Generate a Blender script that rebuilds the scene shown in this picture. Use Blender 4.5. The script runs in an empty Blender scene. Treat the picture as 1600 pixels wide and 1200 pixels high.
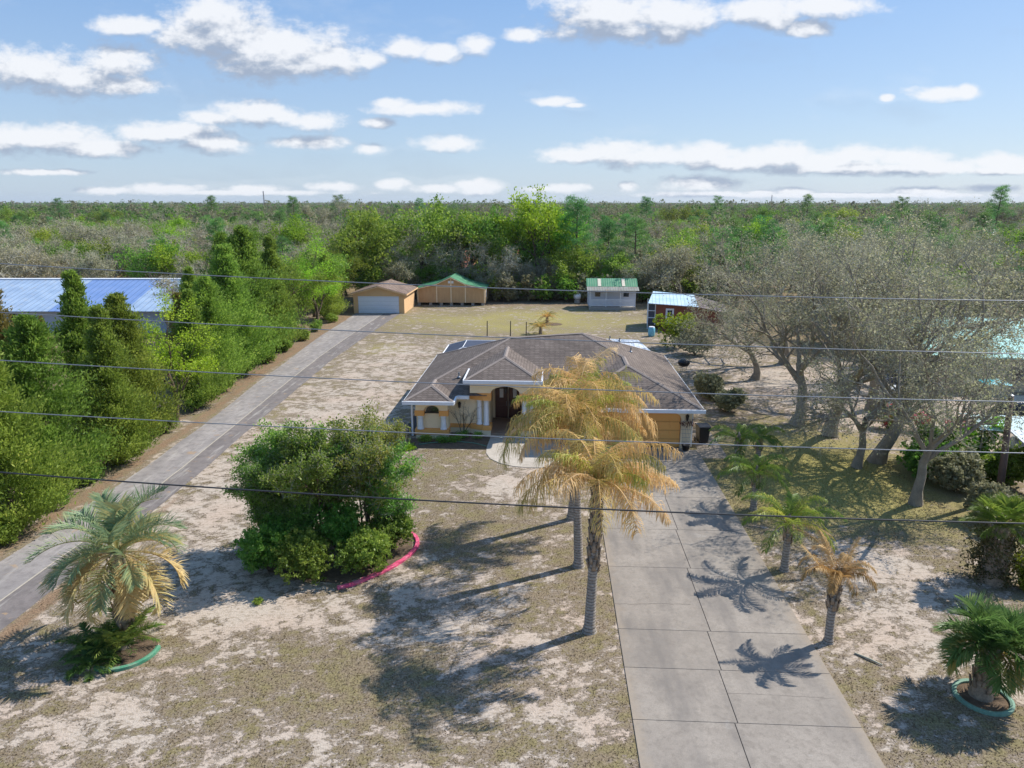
import bpy, math, random
import numpy as np
from mathutils import Vector, Matrix

R = math.radians
S = bpy.context.scene
COL = S.collection

def lin(v):
    v = v / 255.0
    return v / 12.92 if v <= 0.04045 else ((v + 0.055) / 1.055) ** 2.4
def C(r, g, b, k=1.0):
    return (lin(r) * k, lin(g) * k, lin(b) * k, 1.0)

# ------------------------------------------------------------------ camera
F = 1110.0; H = 14.0
PITCH = math.atan((600 - 315) / F)
YAW = math.atan(60 * math.cos(PITCH) / F)
cam = bpy.data.cameras.new('camera')
cam.sensor_width = 36.0
cam.lens = F / 1600 * 36.0
cam.clip_start = 0.1; cam.clip_end = 30000
camo = bpy.data.objects.new('camera', cam)
COL.objects.link(camo)
camo.location = (0, 0, H)
camo.rotation_euler = (math.pi / 2 - PITCH, 0, YAW)
S.camera = camo

_cp, _sp, _ca, _sa = math.cos(PITCH), math.sin(PITCH), math.cos(YAW), math.sin(YAW)
def ray(x, y):                      # direction of a photo pixel (only used to look up sky directions)
    r = (x - 800) / F; u = -(y - 600) / F
    fy = _cp + u * _sp; fz = -_sp + u * _cp
    return (r * _ca - fy * _sa, r * _sa + fy * _ca, fz)

# ------------------------------------------------------------------ sun and exposure
SUN_EL, SUN_AZ = R(45), R(31)        # azimuth measured from +X towards +Y
sund = bpy.data.lights.new('sun', 'SUN')
sund.energy = 3.5; sund.angle = R(0.5); sund.color = (1.0, 0.955, 0.88)
suno = bpy.data.objects.new('sun', sund); COL.objects.link(suno)
sd = Vector((math.cos(SUN_EL) * math.cos(SUN_AZ), math.cos(SUN_EL) * math.sin(SUN_AZ), math.sin(SUN_EL)))
suno.rotation_euler = sd.to_track_quat('Z', 'Y').to_euler()
S.view_settings.view_transform = 'Standard'
S.view_settings.look = 'None'
S.view_settings.gamma = 1.0
S.view_settings.exposure = 0.80

# ------------------------------------------------------------------ node helpers
class NT:
    def __init__(s, tree): s.t = tree
    def n(s, typ, **kw):
        nd = s.t.nodes.new(typ)
        for k, v in kw.items(): setattr(nd, k, v)
        return nd
    def put(s, sock, v):
        if v is None: return
        if isinstance(v, bpy.types.NodeSocket): s.t.links.new(v, sock)
        else: sock.default_value = v
    def math(s, op, a, b=None, c=None, clamp=False):
        nd = s.n('ShaderNodeMath', operation=op); nd.use_clamp = clamp
        s.put(nd.inputs[0], a); s.put(nd.inputs[1], b)
        if c is not None: s.put(nd.inputs[2], c)
        return nd.outputs[0]
    def vmath(s, op, a, b=None):
        nd = s.n('ShaderNodeVectorMath', operation=op)
        s.put(nd.inputs[0], a)
        if b is not None: s.put(nd.inputs[1], b)
        return nd.outputs['Value'] if op in ('LENGTH', 'DOT_PRODUCT') else nd.outputs[0]
    def noise(s, vec, scale, detail=4, rough=0.55, dist=0.0, out='Fac'):
        nd = s.n('ShaderNodeTexNoise')
        s.put(nd.inputs['Vector'], vec); nd.inputs['Scale'].default_value = scale
        nd.inputs['Detail'].default_value = detail; nd.inputs['Roughness'].default_value = rough
        nd.inputs['Distortion'].default_value = dist
        return nd.outputs[out]
    def mapr(s, v, a, b, c=0.0, d=1.0, smooth=False):
        nd = s.n('ShaderNodeMapRange'); nd.clamp = True
        if smooth: nd.interpolation_type = 'SMOOTHSTEP'
        s.put(nd.inputs[0], v)
        for i, q in enumerate((a, b, c, d)): s.put(nd.inputs[i + 1], q)
        return nd.outputs[0]
    def mix(s, f, a, b, mode='MIX'):
        nd = s.n('ShaderNodeMix', data_type='RGBA', blend_type=mode)
        s.put(nd.inputs[0], f); s.put(nd.inputs[6], a); s.put(nd.inputs[7], b)
        return nd.outputs[2]
    def ramp(s, f, stops):
        nd = s.n('ShaderNodeValToRGB'); cr = nd.color_ramp
        while len(cr.elements) < len(stops): cr.elements.new(0.5)
        for e, (p, c) in zip(cr.elements, stops): e.position = p; e.color = c
        s.put(nd.inputs[0], f)
        return nd.outputs[0]
    def attr(s, name):
        return s.n('ShaderNodeAttribute', attribute_name=name).outputs['Fac']

def mat_base(name):
    m = bpy.data.materials.new(name); m.use_nodes = True
    t = NT(m.node_tree)
    b = m.node_tree.nodes['Principled BSDF']
    return m, t, b
def bump(t, b, h, strength, dist=0.02):
    nd = t.n('ShaderNodeBump'); nd.inputs['Strength'].default_value = strength; nd.inputs['Distance'].default_value = dist
    t.put(nd.inputs['Height'], h); t.put(b.inputs['Normal'], nd.outputs[0])

def pm(name, col, rough=0.7, var=0.12, scale=3.0, fine=20.0, metal=0.0, bmp=0.15, spec=0.5, col2=None):
    """a painted / weathered solid: base colour with large stains and a fine grain"""
    m, t, b = mat_base(name)
    co = t.n('ShaderNodeTexCoord').outputs['Object']
    n1 = t.noise(co, scale, 5, 0.6); n2 = t.noise(co, fine, 3, 0.6)
    f = t.mapr(n1, 0.3, 0.7, 1 - var, 1 + var * 0.6)
    f2 = t.mapr(n2, 0.25, 0.75, 1 - var * 0.5, 1 + var * 0.5)
    k = t.math('MULTIPLY', f, f2)
    base = col
    if col2 is not None: base = t.mix(t.mapr(n1, 0.45, 0.62), col, col2)
    cv = t.vmath('MULTIPLY', base, None) if False else None
    nd = t.n('ShaderNodeVectorMath', operation='SCALE')
    t.put(nd.inputs[0], base if isinstance(base, bpy.types.NodeSocket) else tuple(base[:3])); t.put(nd.inputs['Scale'], k)
    t.put(b.inputs['Base Color'], nd.outputs[0])
    b.inputs['Roughness'].default_value = rough; b.inputs['Metallic'].default_value = metal
    b.inputs['Specular IOR Level'].default_value = spec
    if bmp: bump(t, b, n2, bmp)
    return m

def leafmat(name, stops, trans=0.3, rough=0.55, objvar=0.25):
    m, t, b = mat_base(name)
    c = t.ramp(t.attr('tint'), stops)
    r = t.n('ShaderNodeObjectInfo').outputs['Random']
    hs = t.n('ShaderNodeHueSaturation')
    t.put(hs.inputs['Color'], c)
    t.put(hs.inputs['Value'], t.mapr(r, 0, 1, 1 - objvar, 1 + objvar))
    t.put(hs.inputs['Hue'], t.mapr(t.math('FRACT', t.math('MULTIPLY', r, 7.31)), 0, 1, 0.5 - 0.03 * objvar / 0.25, 0.5 + 0.03 * objvar / 0.25))
    t.put(b.inputs['Base Color'], hs.outputs[0])
    b.inputs['Roughness'].default_value = rough
    b.inputs['Specular IOR Level'].default_value = 0.3
    tr = t.n('ShaderNodeBsdfTranslucent'); t.put(tr.inputs['Color'], hs.outputs[0])
    mx = t.n('ShaderNodeMixShader'); mx.inputs[0].default_value = trans
    m.node_tree.links.new(b.outputs[0], mx.inputs[1]); m.node_tree.links.new(tr.outputs[0], mx.inputs[2])
    m.node_tree.links.new(mx.outputs[0], m.node_tree.nodes['Material Output'].inputs[0])
    return m

# ------------------------------------------------------------------ world: Nishita sky with cloud banks
W = bpy.data.worlds.new('World'); S.world = W; W.use_nodes = True
wt = NT(W.node_tree); bg = W.node_tree.nodes['Background']
sky = wt.n('ShaderNodeTexSky', sky_type='NISHITA'); sky.sun_disc = False
sky.sun_elevation = SUN_EL; sky.sun_rotation = R(90) - SUN_AZ
sky.air_density = 1.0; sky.dust_density = 0.6; sky.ozone_density = 2.2
CLOUDS = [(345,40,80,42),(430,68,115,40),(325,15,52,24),(520,88,70,22),(632,72,34,14),(575,90,30,12),(300,50,60,25),(450,100,110,16),
 (45,100,85,30),(110,118,90,26),(190,92,62,24),(190,130,60,16),(385,172,70,18),(330,180,50,10),(485,187,48,14),(445,180,30,10),
 (60,212,110,22),(150,228,90,13),(262,203,82,16),(330,222,55,15),(472,220,62,10),(660,168,72,10),(612,160,30,8),(590,190,22,7),(580,232,22,8),
 (708,222,50,12),(690,82,28,12),(745,68,22,13),(205,38,55,12),(262,294,58,8),(75,268,75,5),(165,296,40,6),(400,295,50,7),(520,290,40,7),(612,285,24,8),(742,289,36,11),(690,294,40,6),(370,300,160,4),
 (945,15,85,34),(1040,20,60,26),(1090,25,34,20),(1050,48,26,15),(960,45,80,16),(1185,15,60,20),(1212,35,22,12),(1300,6,62,14),(1262,42,34,11),
 (868,157,34,7),(898,163,18,4),(1475,143,45,10),(1510,140,16,10),(1386,152,10,5),(820,52,26,9),
 (900,240,62,11),(965,230,60,15),(1010,240,90,16),(1100,240,80,16),(1150,250,90,14),(1215,240,70,18),(1290,250,90,14),(1345,238,60,16),(1420,243,58,12),(1330,262,150,9),(1470,260,70,10),(1560,250,48,12),(1560,264,70,7),
 (885,292,40,8),(850,294,30,5),(980,290,14,8),(1095,282,58,13),(1105,302,70,5),(1240,298,34,6),(1190,300,30,4),(1440,297,50,6),(1555,293,42,6),(1300,304,260,4)]
def cloud_group():
    g = bpy.data.node_groups.new('cloud_field', 'ShaderNodeTree')
    g.interface.new_socket('P', in_out='INPUT', socket_type='NodeSocketVector')
    g.interface.new_socket('D', in_out='OUTPUT', socket_type='NodeSocketFloat')
    t = NT(g)
    gi = t.n('NodeGroupInput'); go = t.n('NodeGroupOutput')
    P = gi.outputs[0]
    cur = None
    for (x, y, a, b) in CLOUDS:
        d = ray(x, y + b * 0.25); u, v = d[0] / d[1], d[2] / d[1]
        q = t.vmath('SUBTRACT', P, (u, v, 0))
        q = t.vmath('MULTIPLY', q, (F / a, F / b / 1.02, 0))
        l = t.vmath('LENGTH', q)
        cur = l if cur is None else t.math('SMOOTH_MIN', cur, l, 0.25)
    nzv = t.vmath('MULTIPLY', P, (1.0, 1.7, 1))
    n = t.noise(nzv, 11, 7, 0.62)
    n2 = t.noise(nzv, 44, 4, 0.6)
    D = t.math('SUBTRACT', 1.38, cur)
    D = t.math('ADD', D, t.math('MULTIPLY', t.math('SUBTRACT', n, 0.5), 2.0))
    D = t.math('ADD', D, t.math('MULTIPLY', t.math('SUBTRACT', n2, 0.5), 0.7))
    t.put(go.inputs[0], D)
    return g
CG = cloud_group()
gen = wt.n('ShaderNodeTexCoord').outputs['Generated']
sep = wt.n('ShaderNodeSeparateXYZ'); wt.put(sep.inputs[0], gen)
yy = wt.math('MAXIMUM', sep.outputs[1], 0.05)
cmb = wt.n('ShaderNodeCombineXYZ')
wt.put(cmb.inputs[0], wt.math('DIVIDE', sep.outputs[0], yy)); wt.put(cmb.inputs[1], wt.math('DIVIDE', sep.outputs[2], yy))
P0 = cmb.outputs[0]
g1 = wt.n('ShaderNodeGroup'); g1.node_tree = CG; wt.put(g1.inputs[0], P0)
g2 = wt.n('ShaderNodeGroup'); g2.node_tree = CG; wt.put(g2.inputs[0], wt.vmath('ADD', P0, (0.006, 0.022, 0)))
D1, D2 = g1.outputs[0], g2.outputs[0]
dens = wt.mapr(D1, 0.0, 0.9, 0, 1, smooth=True)
thin = wt.mapr(wt.noise(wt.vmath('MULTIPLY', P0, (1, 2.5, 1)), 5, 6, 0.6), 0.52, 0.8, 0, 0.28)
dens = wt.math('MAXIMUM', dens, thin)
dens = wt.math('MULTIPLY', dens, wt.mapr(sep.outputs[1], 0.05, 0.3))
lit = wt.mapr(wt.math('SUBTRACT', D1, D2), -0.42, 0.62, 0, 1, smooth=True)
ccol = wt.mix(lit, C(170, 184, 206, 3.6), C(242, 244, 248, 4.05))
# a pale veil near the horizon, as on any humid day
el = wt.math('ABSOLUTE', sep.outputs[2])
veil = wt.mapr(el, 0.0, 0.42, 0.85, 0.78)
skyc = wt.mix(veil, sky.outputs[0], wt.mix(wt.mapr(el, 0.0, 0.3, 0, 1), C(186, 208, 232, 3.45), C(120, 170, 232, 3.2)))
fin = wt.mix(wt.math('MULTIPLY', dens, 0.93), skyc, ccol)
wt.put(bg.inputs[0], fin)
bg.inputs[1].default_value = 0.15

# ------------------------------------------------------------------ geometry helpers
class MB:
    def __init__(s): s.v = []; s.f = []; s.m = []
    def add(s, vs, fs, mi=0):
        o = len(s.v); s.v += [tuple(v) for v in vs]
        s.f += [tuple(i + o for i in f) for f in fs]; s.m += [mi] * len(fs)
    def box(s, x0, x1, y0, y1, z0, z1, mi=0):
        s.add([(x0,y0,z0),(x1,y0,z0),(x1,y1,z0),(x0,y1,z0),(x0,y0,z1),(x1,y0,z1),(x1,y1,z1),(x0,y1,z1)],
              [(0,3,2,1),(4,5,6,7),(0,1,5,4),(1,2,6,5),(2,3,7,6),(3,0,4,7)], mi)
    def prism(s, pts, z0, z1, mi=0):           # outline in plan, counter clockwise
        n = len(pts)
        s.add([(x, y, z0) for x, y in pts] + [(x, y, z1) for x, y in pts],
              [tuple(range(n - 1, -1, -1)), tuple(range(n, 2 * n))] + [(i, (i + 1) % n, n + (i + 1) % n, n + i) for i in range(n)], mi)
    def front(s, pts, y0, y1, mi=0):           # outline in XZ extruded from y0 to y1
        n = len(pts)
        s.add([(x, y0, z) for x, z in pts] + [(x, y1, z) for x, z in pts],
              [tuple(range(n)), tuple(range(2 * n - 1, n - 1, -1))] + [((i + 1) % n, i, n + i, n + (i + 1) % n) for i in range(n)], mi)
    def side(s, pts, x0, x1, mi=0):            # outline in YZ extruded along x
        n = len(pts)
        s.add([(x0, y, z) for y, z in pts] + [(x1, y, z) for y, z in pts],
              [tuple(range(n - 1, -1, -1)), tuple(range(n, 2 * n))] + [(i, (i + 1) % n, n + (i + 1) % n, n + i) for i in range(n)], mi)
    def tube(s, pts, rad, n=8, mi=0, cap=True):
        pts = [Vector(p) for p in pts]
        if not isinstance(rad, (list, tuple)): rad = [rad] * len(pts)
        vs = []; a = None
        for i, p in enumerate(pts):
            d = (pts[min(i + 1, len(pts) - 1)] - pts[max(i - 1, 0)]).normalized()
            if a is None: a = d.cross(Vector((0, 0, 1)) if abs(d.z) < 0.9 else Vector((1, 0, 0))).normalized()
            a = (a - d * a.dot(d)).normalized(); b = d.cross(a)
            for k in range(n):
                t = 2 * math.pi * k / n
                vs.append(p + (a * math.cos(t) + b * math.sin(t)) * rad[i])
        fs = []
        for i in range(len(pts) - 1):
            for k in range(n):
                fs.append((i * n + k, i * n + (k + 1) % n, (i + 1) * n + (k + 1) % n, (i + 1) * n + k))
        if cap:
            fs.append(tuple(range(n - 1, -1, -1))); fs.append(tuple((len(pts) - 1) * n + k for k in range(n)))
        s.add(vs, fs, mi)
    def lathe(s, prof, cx, cy, n=16, mi=0):
        vs = []
        for r, z in prof:
            for k in range(n):
                t = 2 * math.pi * k / n; vs.append((cx + r * math.cos(t), cy + r * math.sin(t), z))
        fs = []
        for i in range(len(prof) - 1):
            for k in range(n): fs.append((i*n+k, i*n+(k+1)%n, (i+1)*n+(k+1)%n, (i+1)*n+k))
        fs.append(tuple(range(n - 1, -1, -1))); fs.append(tuple((len(prof) - 1) * n + k for k in range(n)))
        s.add(vs, fs, mi)
    def strip(s, left, right, z, mi=0):
        vs = []
        for a, b in zip(left, right): vs += [(a[0], a[1], z), (b[0], b[1], z)]
        s.add(vs, [(2*i, 2*i+1, 2*i+3, 2*i+2) for i in range(len(left) - 1)], mi)
    def build(s, name, mats, parent=None, smooth=False, bevel=0.0):
        me = bpy.data.meshes.new(name); me.from_pydata(s.v, [], s.f); me.update()
        if not isinstance(mats, (list, tuple)): mats = [mats]
        for m in mats: me.materials.append(m)
        me.polygons.foreach_set('material_index', s.m)
        if smooth: me.polygons.foreach_set('use_smooth', [True] * len(s.f))
        o = bpy.data.objects.new(name, me); COL.objects.link(o)
        if parent: o.parent = parent
        if bevel:
            b = o.modifiers.new('bevel', 'BEVEL'); b.width = bevel; b.segments = 2; b.limit_method = 'ANGLE'
        return o

def tag(o, label=None, cat=None, group=None, kind=None):
    if label: o['label'] = label
    if cat: o['category'] = cat
    if group: o['group'] = group
    if kind: o['kind'] = kind
    return o
def thing(name, label, cat, loc=(0, 0, 0), rz=0.0, group=None):
    o = bpy.data.objects.new(name, None); COL.objects.link(o)
    o.empty_display_size = 0.3
    o.location = loc; o.rotation_euler = (0, 0, rz)
    return tag(o, label, cat, group)
def dup(root, loc, rz=0.0, sc=1.0, label=None, group=None, szf=1.0):
    r = root.copy(); COL.objects.link(r)
    r.location = loc; r.rotation_euler = (0, 0, rz); r.scale = (sc, sc, sc * szf)
    if label: r['label'] = label
    if group: r['group'] = group
    for ch in list(root.children):
        c = ch.copy(); COL.objects.link(c); c.parent = r
        for gch in ch.children:
            d = gch.copy(); COL.objects.link(d); d.parent = c
    return r

def npmesh(name, V, Fa, mat, parent=None, tint=None, link=True, smooth=False):
    """V (n,3); Fa (m,k) faces of one size"""
    me = bpy.data.meshes.new(name)
    V = np.asarray(V, dtype=np.float32); Fa = np.asarray(Fa, dtype=np.int32)
    k = Fa.shape[1]
    me.vertices.add(len(V)); me.vertices.foreach_set('co', V.ravel())
    me.loops.add(Fa.size); me.loops.foreach_set('vertex_index', Fa.ravel())
    me.polygons.add(len(Fa)); me.polygons.foreach_set('loop_start', np.arange(0, Fa.size, k, dtype=np.int32))
    if smooth: me.polygons.foreach_set('use_smooth', np.ones(len(Fa), dtype=bool))
    me.update(calc_edges=True)
    me.materials.append(mat)
    if tint is not None:
        a = me.attributes.new('tint', 'FLOAT', 'POINT'); a.data.foreach_set('value', np.asarray(tint, dtype=np.float32))
    o = bpy.data.objects.new(name, me)
    if link: COL.objects.link(o)
    if parent: o.parent = parent
    return o

# ------------------------------------------------------------------ numpy value noise
def vnoise(x, y, seed=0):
    xi = np.floor(x).astype(np.int64); yi = np.floor(y).astype(np.int64)
    fx = x - xi; fy = y - yi
    fx = fx * fx * (3 - 2 * fx); fy = fy * fy * (3 - 2 * fy)
    def h(a, b):
        n = (a * 374761393 + b * 668265263 + seed * 982451653) & 0x7fffffff
        n = ((n ^ (n >> 13)) * 1274126177) & 0x7fffffff
        return ((n ^ (n >> 16)) & 0xffff) / 65535.0
    return (h(xi, yi) * (1 - fx) + h(xi + 1, yi) * fx) * (1 - fy) + (h(xi, yi + 1) * (1 - fx) + h(xi + 1, yi + 1) * fx) * fy
def fbm(x, y, seed=0, o=4, g=0.55):
    s = 0; a = 1; t = 0
    for i in range(o):
        s = s + a * vnoise(x * 2 ** i, y * 2 ** i, seed + i * 17); t += a; a *= g
    return s / t

# ground fields: how sandy, how green, how much litter (all belong to the ground itself)
def gauss(x, y, cx, cy, rx, ry): return np.exp(-(((x - cx) / rx) ** 2 + ((y - cy) / ry) ** 2))
def f_sand(x, y):
    s = np.full(np.shape(x), 0.468)
    for cx, cy, rx, ry, w in [(-14, 33, 5.0, 9, .34), (-14, 47, 4.5, 10, .26), (-14, 62, 5, 9, .16), (-17.5, 26, 2.5, 6, .12), (-1.3, 34, 3.0, 2.2, .42), (-2.5, 21.5, 3.2, 2.4, .26), (-9, 21.8, 3.5, 1.6, .26),
                              (-11.5, 22, 2.0, 3, .22), (0.2, 17.3, 1.6, 1.8, .22), (13.0, 26, 2.8, 3.8, .40), (11, 21, 2.2, 2.5, .14), (-6, 26, 1.5, 1.5, .1), (13.5, 19.5, 2, 1.5, .12),
                              (-7.0, 18.3, 3.8, 2.3, -.20), (-3.5, 29, 2.8, 3.0, -.16), (-6, 35.5, 3.2, 3.0, -.22), (-12.5, 16, 2, 2, .16), (1.6, 23, 0.9, 8, -.12), (11, 36, 5, 6, -.3), (15.5, 36, 6, 8, -.4), (-8.5, 15.5, 5, 1.2, .12),
                              (28, 46, 9, 7, .6), (34, 58, 12, 6, .35), (20, 55, 7, 5, .25), (14, 66, 6, 5, .15), (-2, 84, 16, 13, -.13), (-9, 68, 9, 5, .10), (11.5, 17, 2, 1.5, -.06)]:
        s = s + w * .72 * gauss(x, y, cx, cy, rx, ry)
    return s
def f_mott(x, y):
    wx = x + 0.8 * (fbm(x * .9, y * .9, 5) - .5); wy = y + 0.8 * (fbm(x * .9 + 9, y * .9, 8) - .5)
    return 0.30 * fbm(wx * 0.8, wy * 1.1, 1, 4) + 0.70 * fbm(wx * 2.6 + wy * .6, wy * 3.6, 3, 3, .8)
def f_green(x, y):
    s = np.full(np.shape(x), 0.12)
    for cx, cy, rx, ry, w in [(-2, 86, 18, 12, .5), (-16, 68, 4, 4, .4), (15, 37, 7, 8, .75), (-6, 18, 4, 3, .12), (-6, 36, 4, 2.5, .2), (-4, 29, 3, 3, .1), (-18.3, 38, .8, 10, .35), (13, 33, 4, 4, .2)]:
        s = s + w * gauss(x, y, cx, cy, rx, ry)
    return s

# ------------------------------------------------------------------ ground
def ground_mat():
    m, t, b = mat_base('yard_ground')
    geo = t.n('ShaderNodeNewGeometry'); co = geo.outputs['Position']
    sand = t.attr('sand'); green = t.attr('green'); litter = t.attr('litter')
    st = t.vmath('MULTIPLY', co, (1.0, 1.35, 1.0))
    n1 = t.noise(st, 5.5, 6, 0.75, 0.6); n2 = t.noise(co, 22, 3, 0.6); n3 = t.noise(co, 0.35, 3)
    n4 = t.noise(st, 9.0, 4, 0.65); n6 = t.noise(co, 15.0, 4, 0.75); n7 = t.noise(co, 1.3, 4, 0.6)
    s = t.math('ADD', sand, t.math('MULTIPLY', t.math('SUBTRACT', n1, 0.5), 0.95))
    s = t.math('ADD', s, t.math('MULTIPLY', t.math('SUBTRACT', n4, 0.5), 0.45))
    s = t.math('ADD', s, t.math('MULTIPLY', t.math('SUBTRACT', n6, 0.5), 0.35))
    sm = t.mapr(s, 0.51, 0.64, 0, 1, smooth=True)
    thin = t.mapr(s, 0.36, 0.58, 0, 1, smooth=True)
    csand = t.mix(n2, C(154, 140, 125), C(206, 193, 178))
    csand = t.mix(t.mapr(n3, 0.4, 0.65), csand, t.mix(0.35, csand, C(186, 158, 138)))
    csand = t.mix(t.mapr(n6, 0.60, 0.70, 0, .6), csand, C(112, 96, 80))
    n8 = t.noise(t.vmath('MULTIPLY', co, (1.0, 2.1, 1.0)), 4.2, 4, .7, .6)
    csand = t.mix(t.mapr(n8, 0.49, 0.64, 0, .72), csand, t.mix(n6, C(110, 96, 80), C(160, 144, 124)))
    cgr = t.mix(t.mapr(n6, .3, .7), C(84, 72, 56), C(158, 142, 118))
    cgr = t.mix(t.mapr(n7, .42, .6, 0, .7), cgr, t.mix(t.mapr(n6, .3, .7), C(90, 82, 50), C(152, 142, 98)))
    cgn = t.mix(t.mapr(n6, .3, .7), C(116, 108, 56), C(184, 172, 108))
    ctn = t.mix(t.mapr(n6, .3, .7), C(98, 84, 70), C(160, 146, 130))
    g = t.math('ADD', green, t.math('MULTIPLY', t.math('SUBTRACT', n1, 0.5), 0.9))
    grass = t.mix(t.mapr(g, 0.25, 0.75), cgr, cgn)
    c = t.mix(thin, grass, t.mix(t.mapr(g, 0.3, 0.8), ctn, grass))
    c = t.mix(sm, c, csand)
    cl = t.mix(t.mapr(n6, .3, .7), C(98, 80, 62), C(166, 138, 112))
    cl = t.mix(t.mapr(n7, .45, .6, 0, .7), cl, t.mix(n6, C(84, 74, 58), C(150, 136, 112)))
    l = t.math('ADD', litter, t.math('MULTIPLY', t.math('SUBTRACT', n1, 0.5), 0.8))
    c = t.mix(t.mapr(l, 0.4, 0.6), c, cl)
    t.put(b.inputs['Base Color'], c)
    b.inputs['Roughness'].default_value = 0.95; b.inputs['Specular IOR Level'].default_value = 0.15
    h = t.math('ADD', t.math('MULTIPLY', n4, 0.6), t.math('MULTIPLY', n2, 0.5))
    h = t.math('SUBTRACT', h, t.math('MULTIPLY', sm, 0.5))
    bump(t, b, h, 0.55, 0.06)
    return m
def axis(a, b, st, ext):
    core = np.arange(a, b + 1e-6, st); out = [core]
    d = np.cumsum(np.geomspace(st * 2, ext, 26))
    return np.concatenate([(a - d)[::-1], core, b + d])
gx = axis(-30, 32, 0.17, 1200.0)
gy = np.concatenate([8 - np.cumsum(np.geomspace(.4, 400, 16))[::-1], np.arange(8, 56, .15), np.arange(56, 104, .26), 104 + np.cumsum(np.geomspace(.5, 1500, 26))])
GX, GY = np.meshgrid(gx, gy)
nx, ny = len(gx), len(gy)
mott = f_mott(GX, GY)
sandf = f_sand(GX, GY) + (mott - 0.5) * 1.25
greenf = f_green(GX, GY) + (fbm(GX * .2, GY * .2, 77) - .5) * .4
lit_road = np.exp(-((GX - np.interp(GY, [5, 33, 43, 53, 74, 90], [-22.4, -22.6, -22.9, -23.8, -25.1, -25.5])) / 0.7) ** 2) * 0.62 + (GX < -24.2) * 0.5 + .35 * np.exp(-((GX - np.interp(GY, [5, 32, 46, 63, 90], [-17.9, -18.0, -18.8, -19.4, -18.9])) / .4) ** 2)
lit_oak = 0.42 * gauss(GX, GY, 17, 46, 6, 6) + 0.44 * gauss(GX, GY, 15, 29.5, 5, 1.8)
litf = np.where(GY < 98, lit_road, 0.1) + lit_oak + np.where((GY > 97) & (GX > -9), 0.42, 0) + 0.35 * gauss(GX, GY, 0.6, 50, 0, 0.001 + 0) * 0 + 0.4 * gauss(GX, GY, -17.9, 22, .6, 9) + .36 * gauss(GX, GY, 1.9, 22, .5, 8)
far = (GY > 105) | (GX < -32) | (GX > 50) | ((GX > 22) & (GY > 66))
sandf = np.where(far, 0.25, sandf); litf = np.where(far, 0.55, litf); greenf = np.where(far, 0.5, greenf)
idx = np.arange(nx * ny).reshape(ny, nx)
Fq = np.stack([idx[:-1, :-1], idx[:-1, 1:], idx[1:, 1:], idx[1:, :-1]], -1).reshape(-1, 4)
ground = npmesh('ground', np.stack([GX.ravel(), GY.ravel(), np.zeros(nx * ny)], -1), Fq, ground_mat())
for nm, arr in (('sand', sandf), ('green', greenf), ('litter', litf)):
    a = ground.data.attributes.new(nm, 'FLOAT', 'POINT'); a.data.foreach_set('value', arr.ravel().astype(np.float32))
tag(ground, kind='structure')

# ---- left driveway: two lanes of old asphalt
def road_mat(name, c1, c2, c3, sc=1.0):
    m, t, b = mat_base(name)
    co = t.n('ShaderNodeTexCoord').outputs['Object']
    n1 = t.noise(t.vmath('MULTIPLY', co, (1, .35, 1)), 0.7 * sc, 5, 0.6); n2 = t.noise(co, 30, 3, 0.7); n3 = t.noise(co, 2.2, 5, 0.65)
    c = t.mix(t.mapr(n1, 0.35, 0.65), c1, c2)
    c = t.mix(t.mapr(n3, 0.45, 0.7, 0, 0.8), c, c3)
    c = t.mix(t.mapr(n2, 0.2, 0.8, 0, 0.5), c, c3)
    c = t.mix(t.mapr(t.noise(co, 1.4, 6, .72, .5), .60, .68, 0, .7), c, C(166, 138, 106))
    c = t.mix(t.mapr(t.noise(t.vmath('MULTIPLY', co, (1, .12, 1)), 3.0, 4, .6), .55, .7, 0, .45), c, C(186, 180, 172))
    t.put(b.inputs['Base Color'], c); b.inputs['Roughness'].default_value = 0.9; b.inputs['Specular IOR Level'].default_value = 0.2
    bump(t, b, n2, 0.3, 0.015)
    return m
M = {}
M['asphL'] = road_mat('worn_pale_asphalt', C(142, 136, 133), C(168, 160, 155), C(116, 110, 108))
M['asphR'] = road_mat('dark_asphalt', C(122, 115, 112), C(140, 131, 127), C(98, 92, 90))
M['seam'] = pm('seam_sealant', C(176, 166, 150), 0.9)
ys = np.linspace(5, 90.2, 60)
lx = np.interp(ys, [5, 20, 33, 41, 53, 74, 90.2], [-21.6, -21.9, -21.75, -22.1, -23.1, -24.5, -24.9]); rx = np.interp(ys, [5, 20, 32, 46, 63, 90.2], [-18.2, -18.3, -18.35, -19.1, -19.75, -19.2])
lx = lx + 0.22 * (fbm(ys * .5, ys * 0, 3) - .5); rx2 = rx + 0.18 * (fbm(ys * .7, ys * 0 + 4, 9) - .5)
mx = lx + (rx - lx) * 0.62
d = MB(); d.strip(list(zip(lx, ys)), list(zip(mx, ys)), 0.012); o = d.build('left_driveway', M['asphL']); tag(o, kind='structure')
d = MB(); d.strip(list(zip(mx, ys)), list(zip(rx2, ys)), 0.008); o = d.build('left_driveway_gravel_lane', M['asphR']); tag(o, kind='structure')
d = MB(); sx = mx + 0.05 * (fbm(ys * 1.5, ys * 0 + 2, 31) - .5)
d.strip(list(zip(sx - .03, ys)), list(zip(sx + .04, ys)), 0.017); o = d.build('left_driveway_seam', M['seam']); tag(o, kind='structure')

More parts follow.
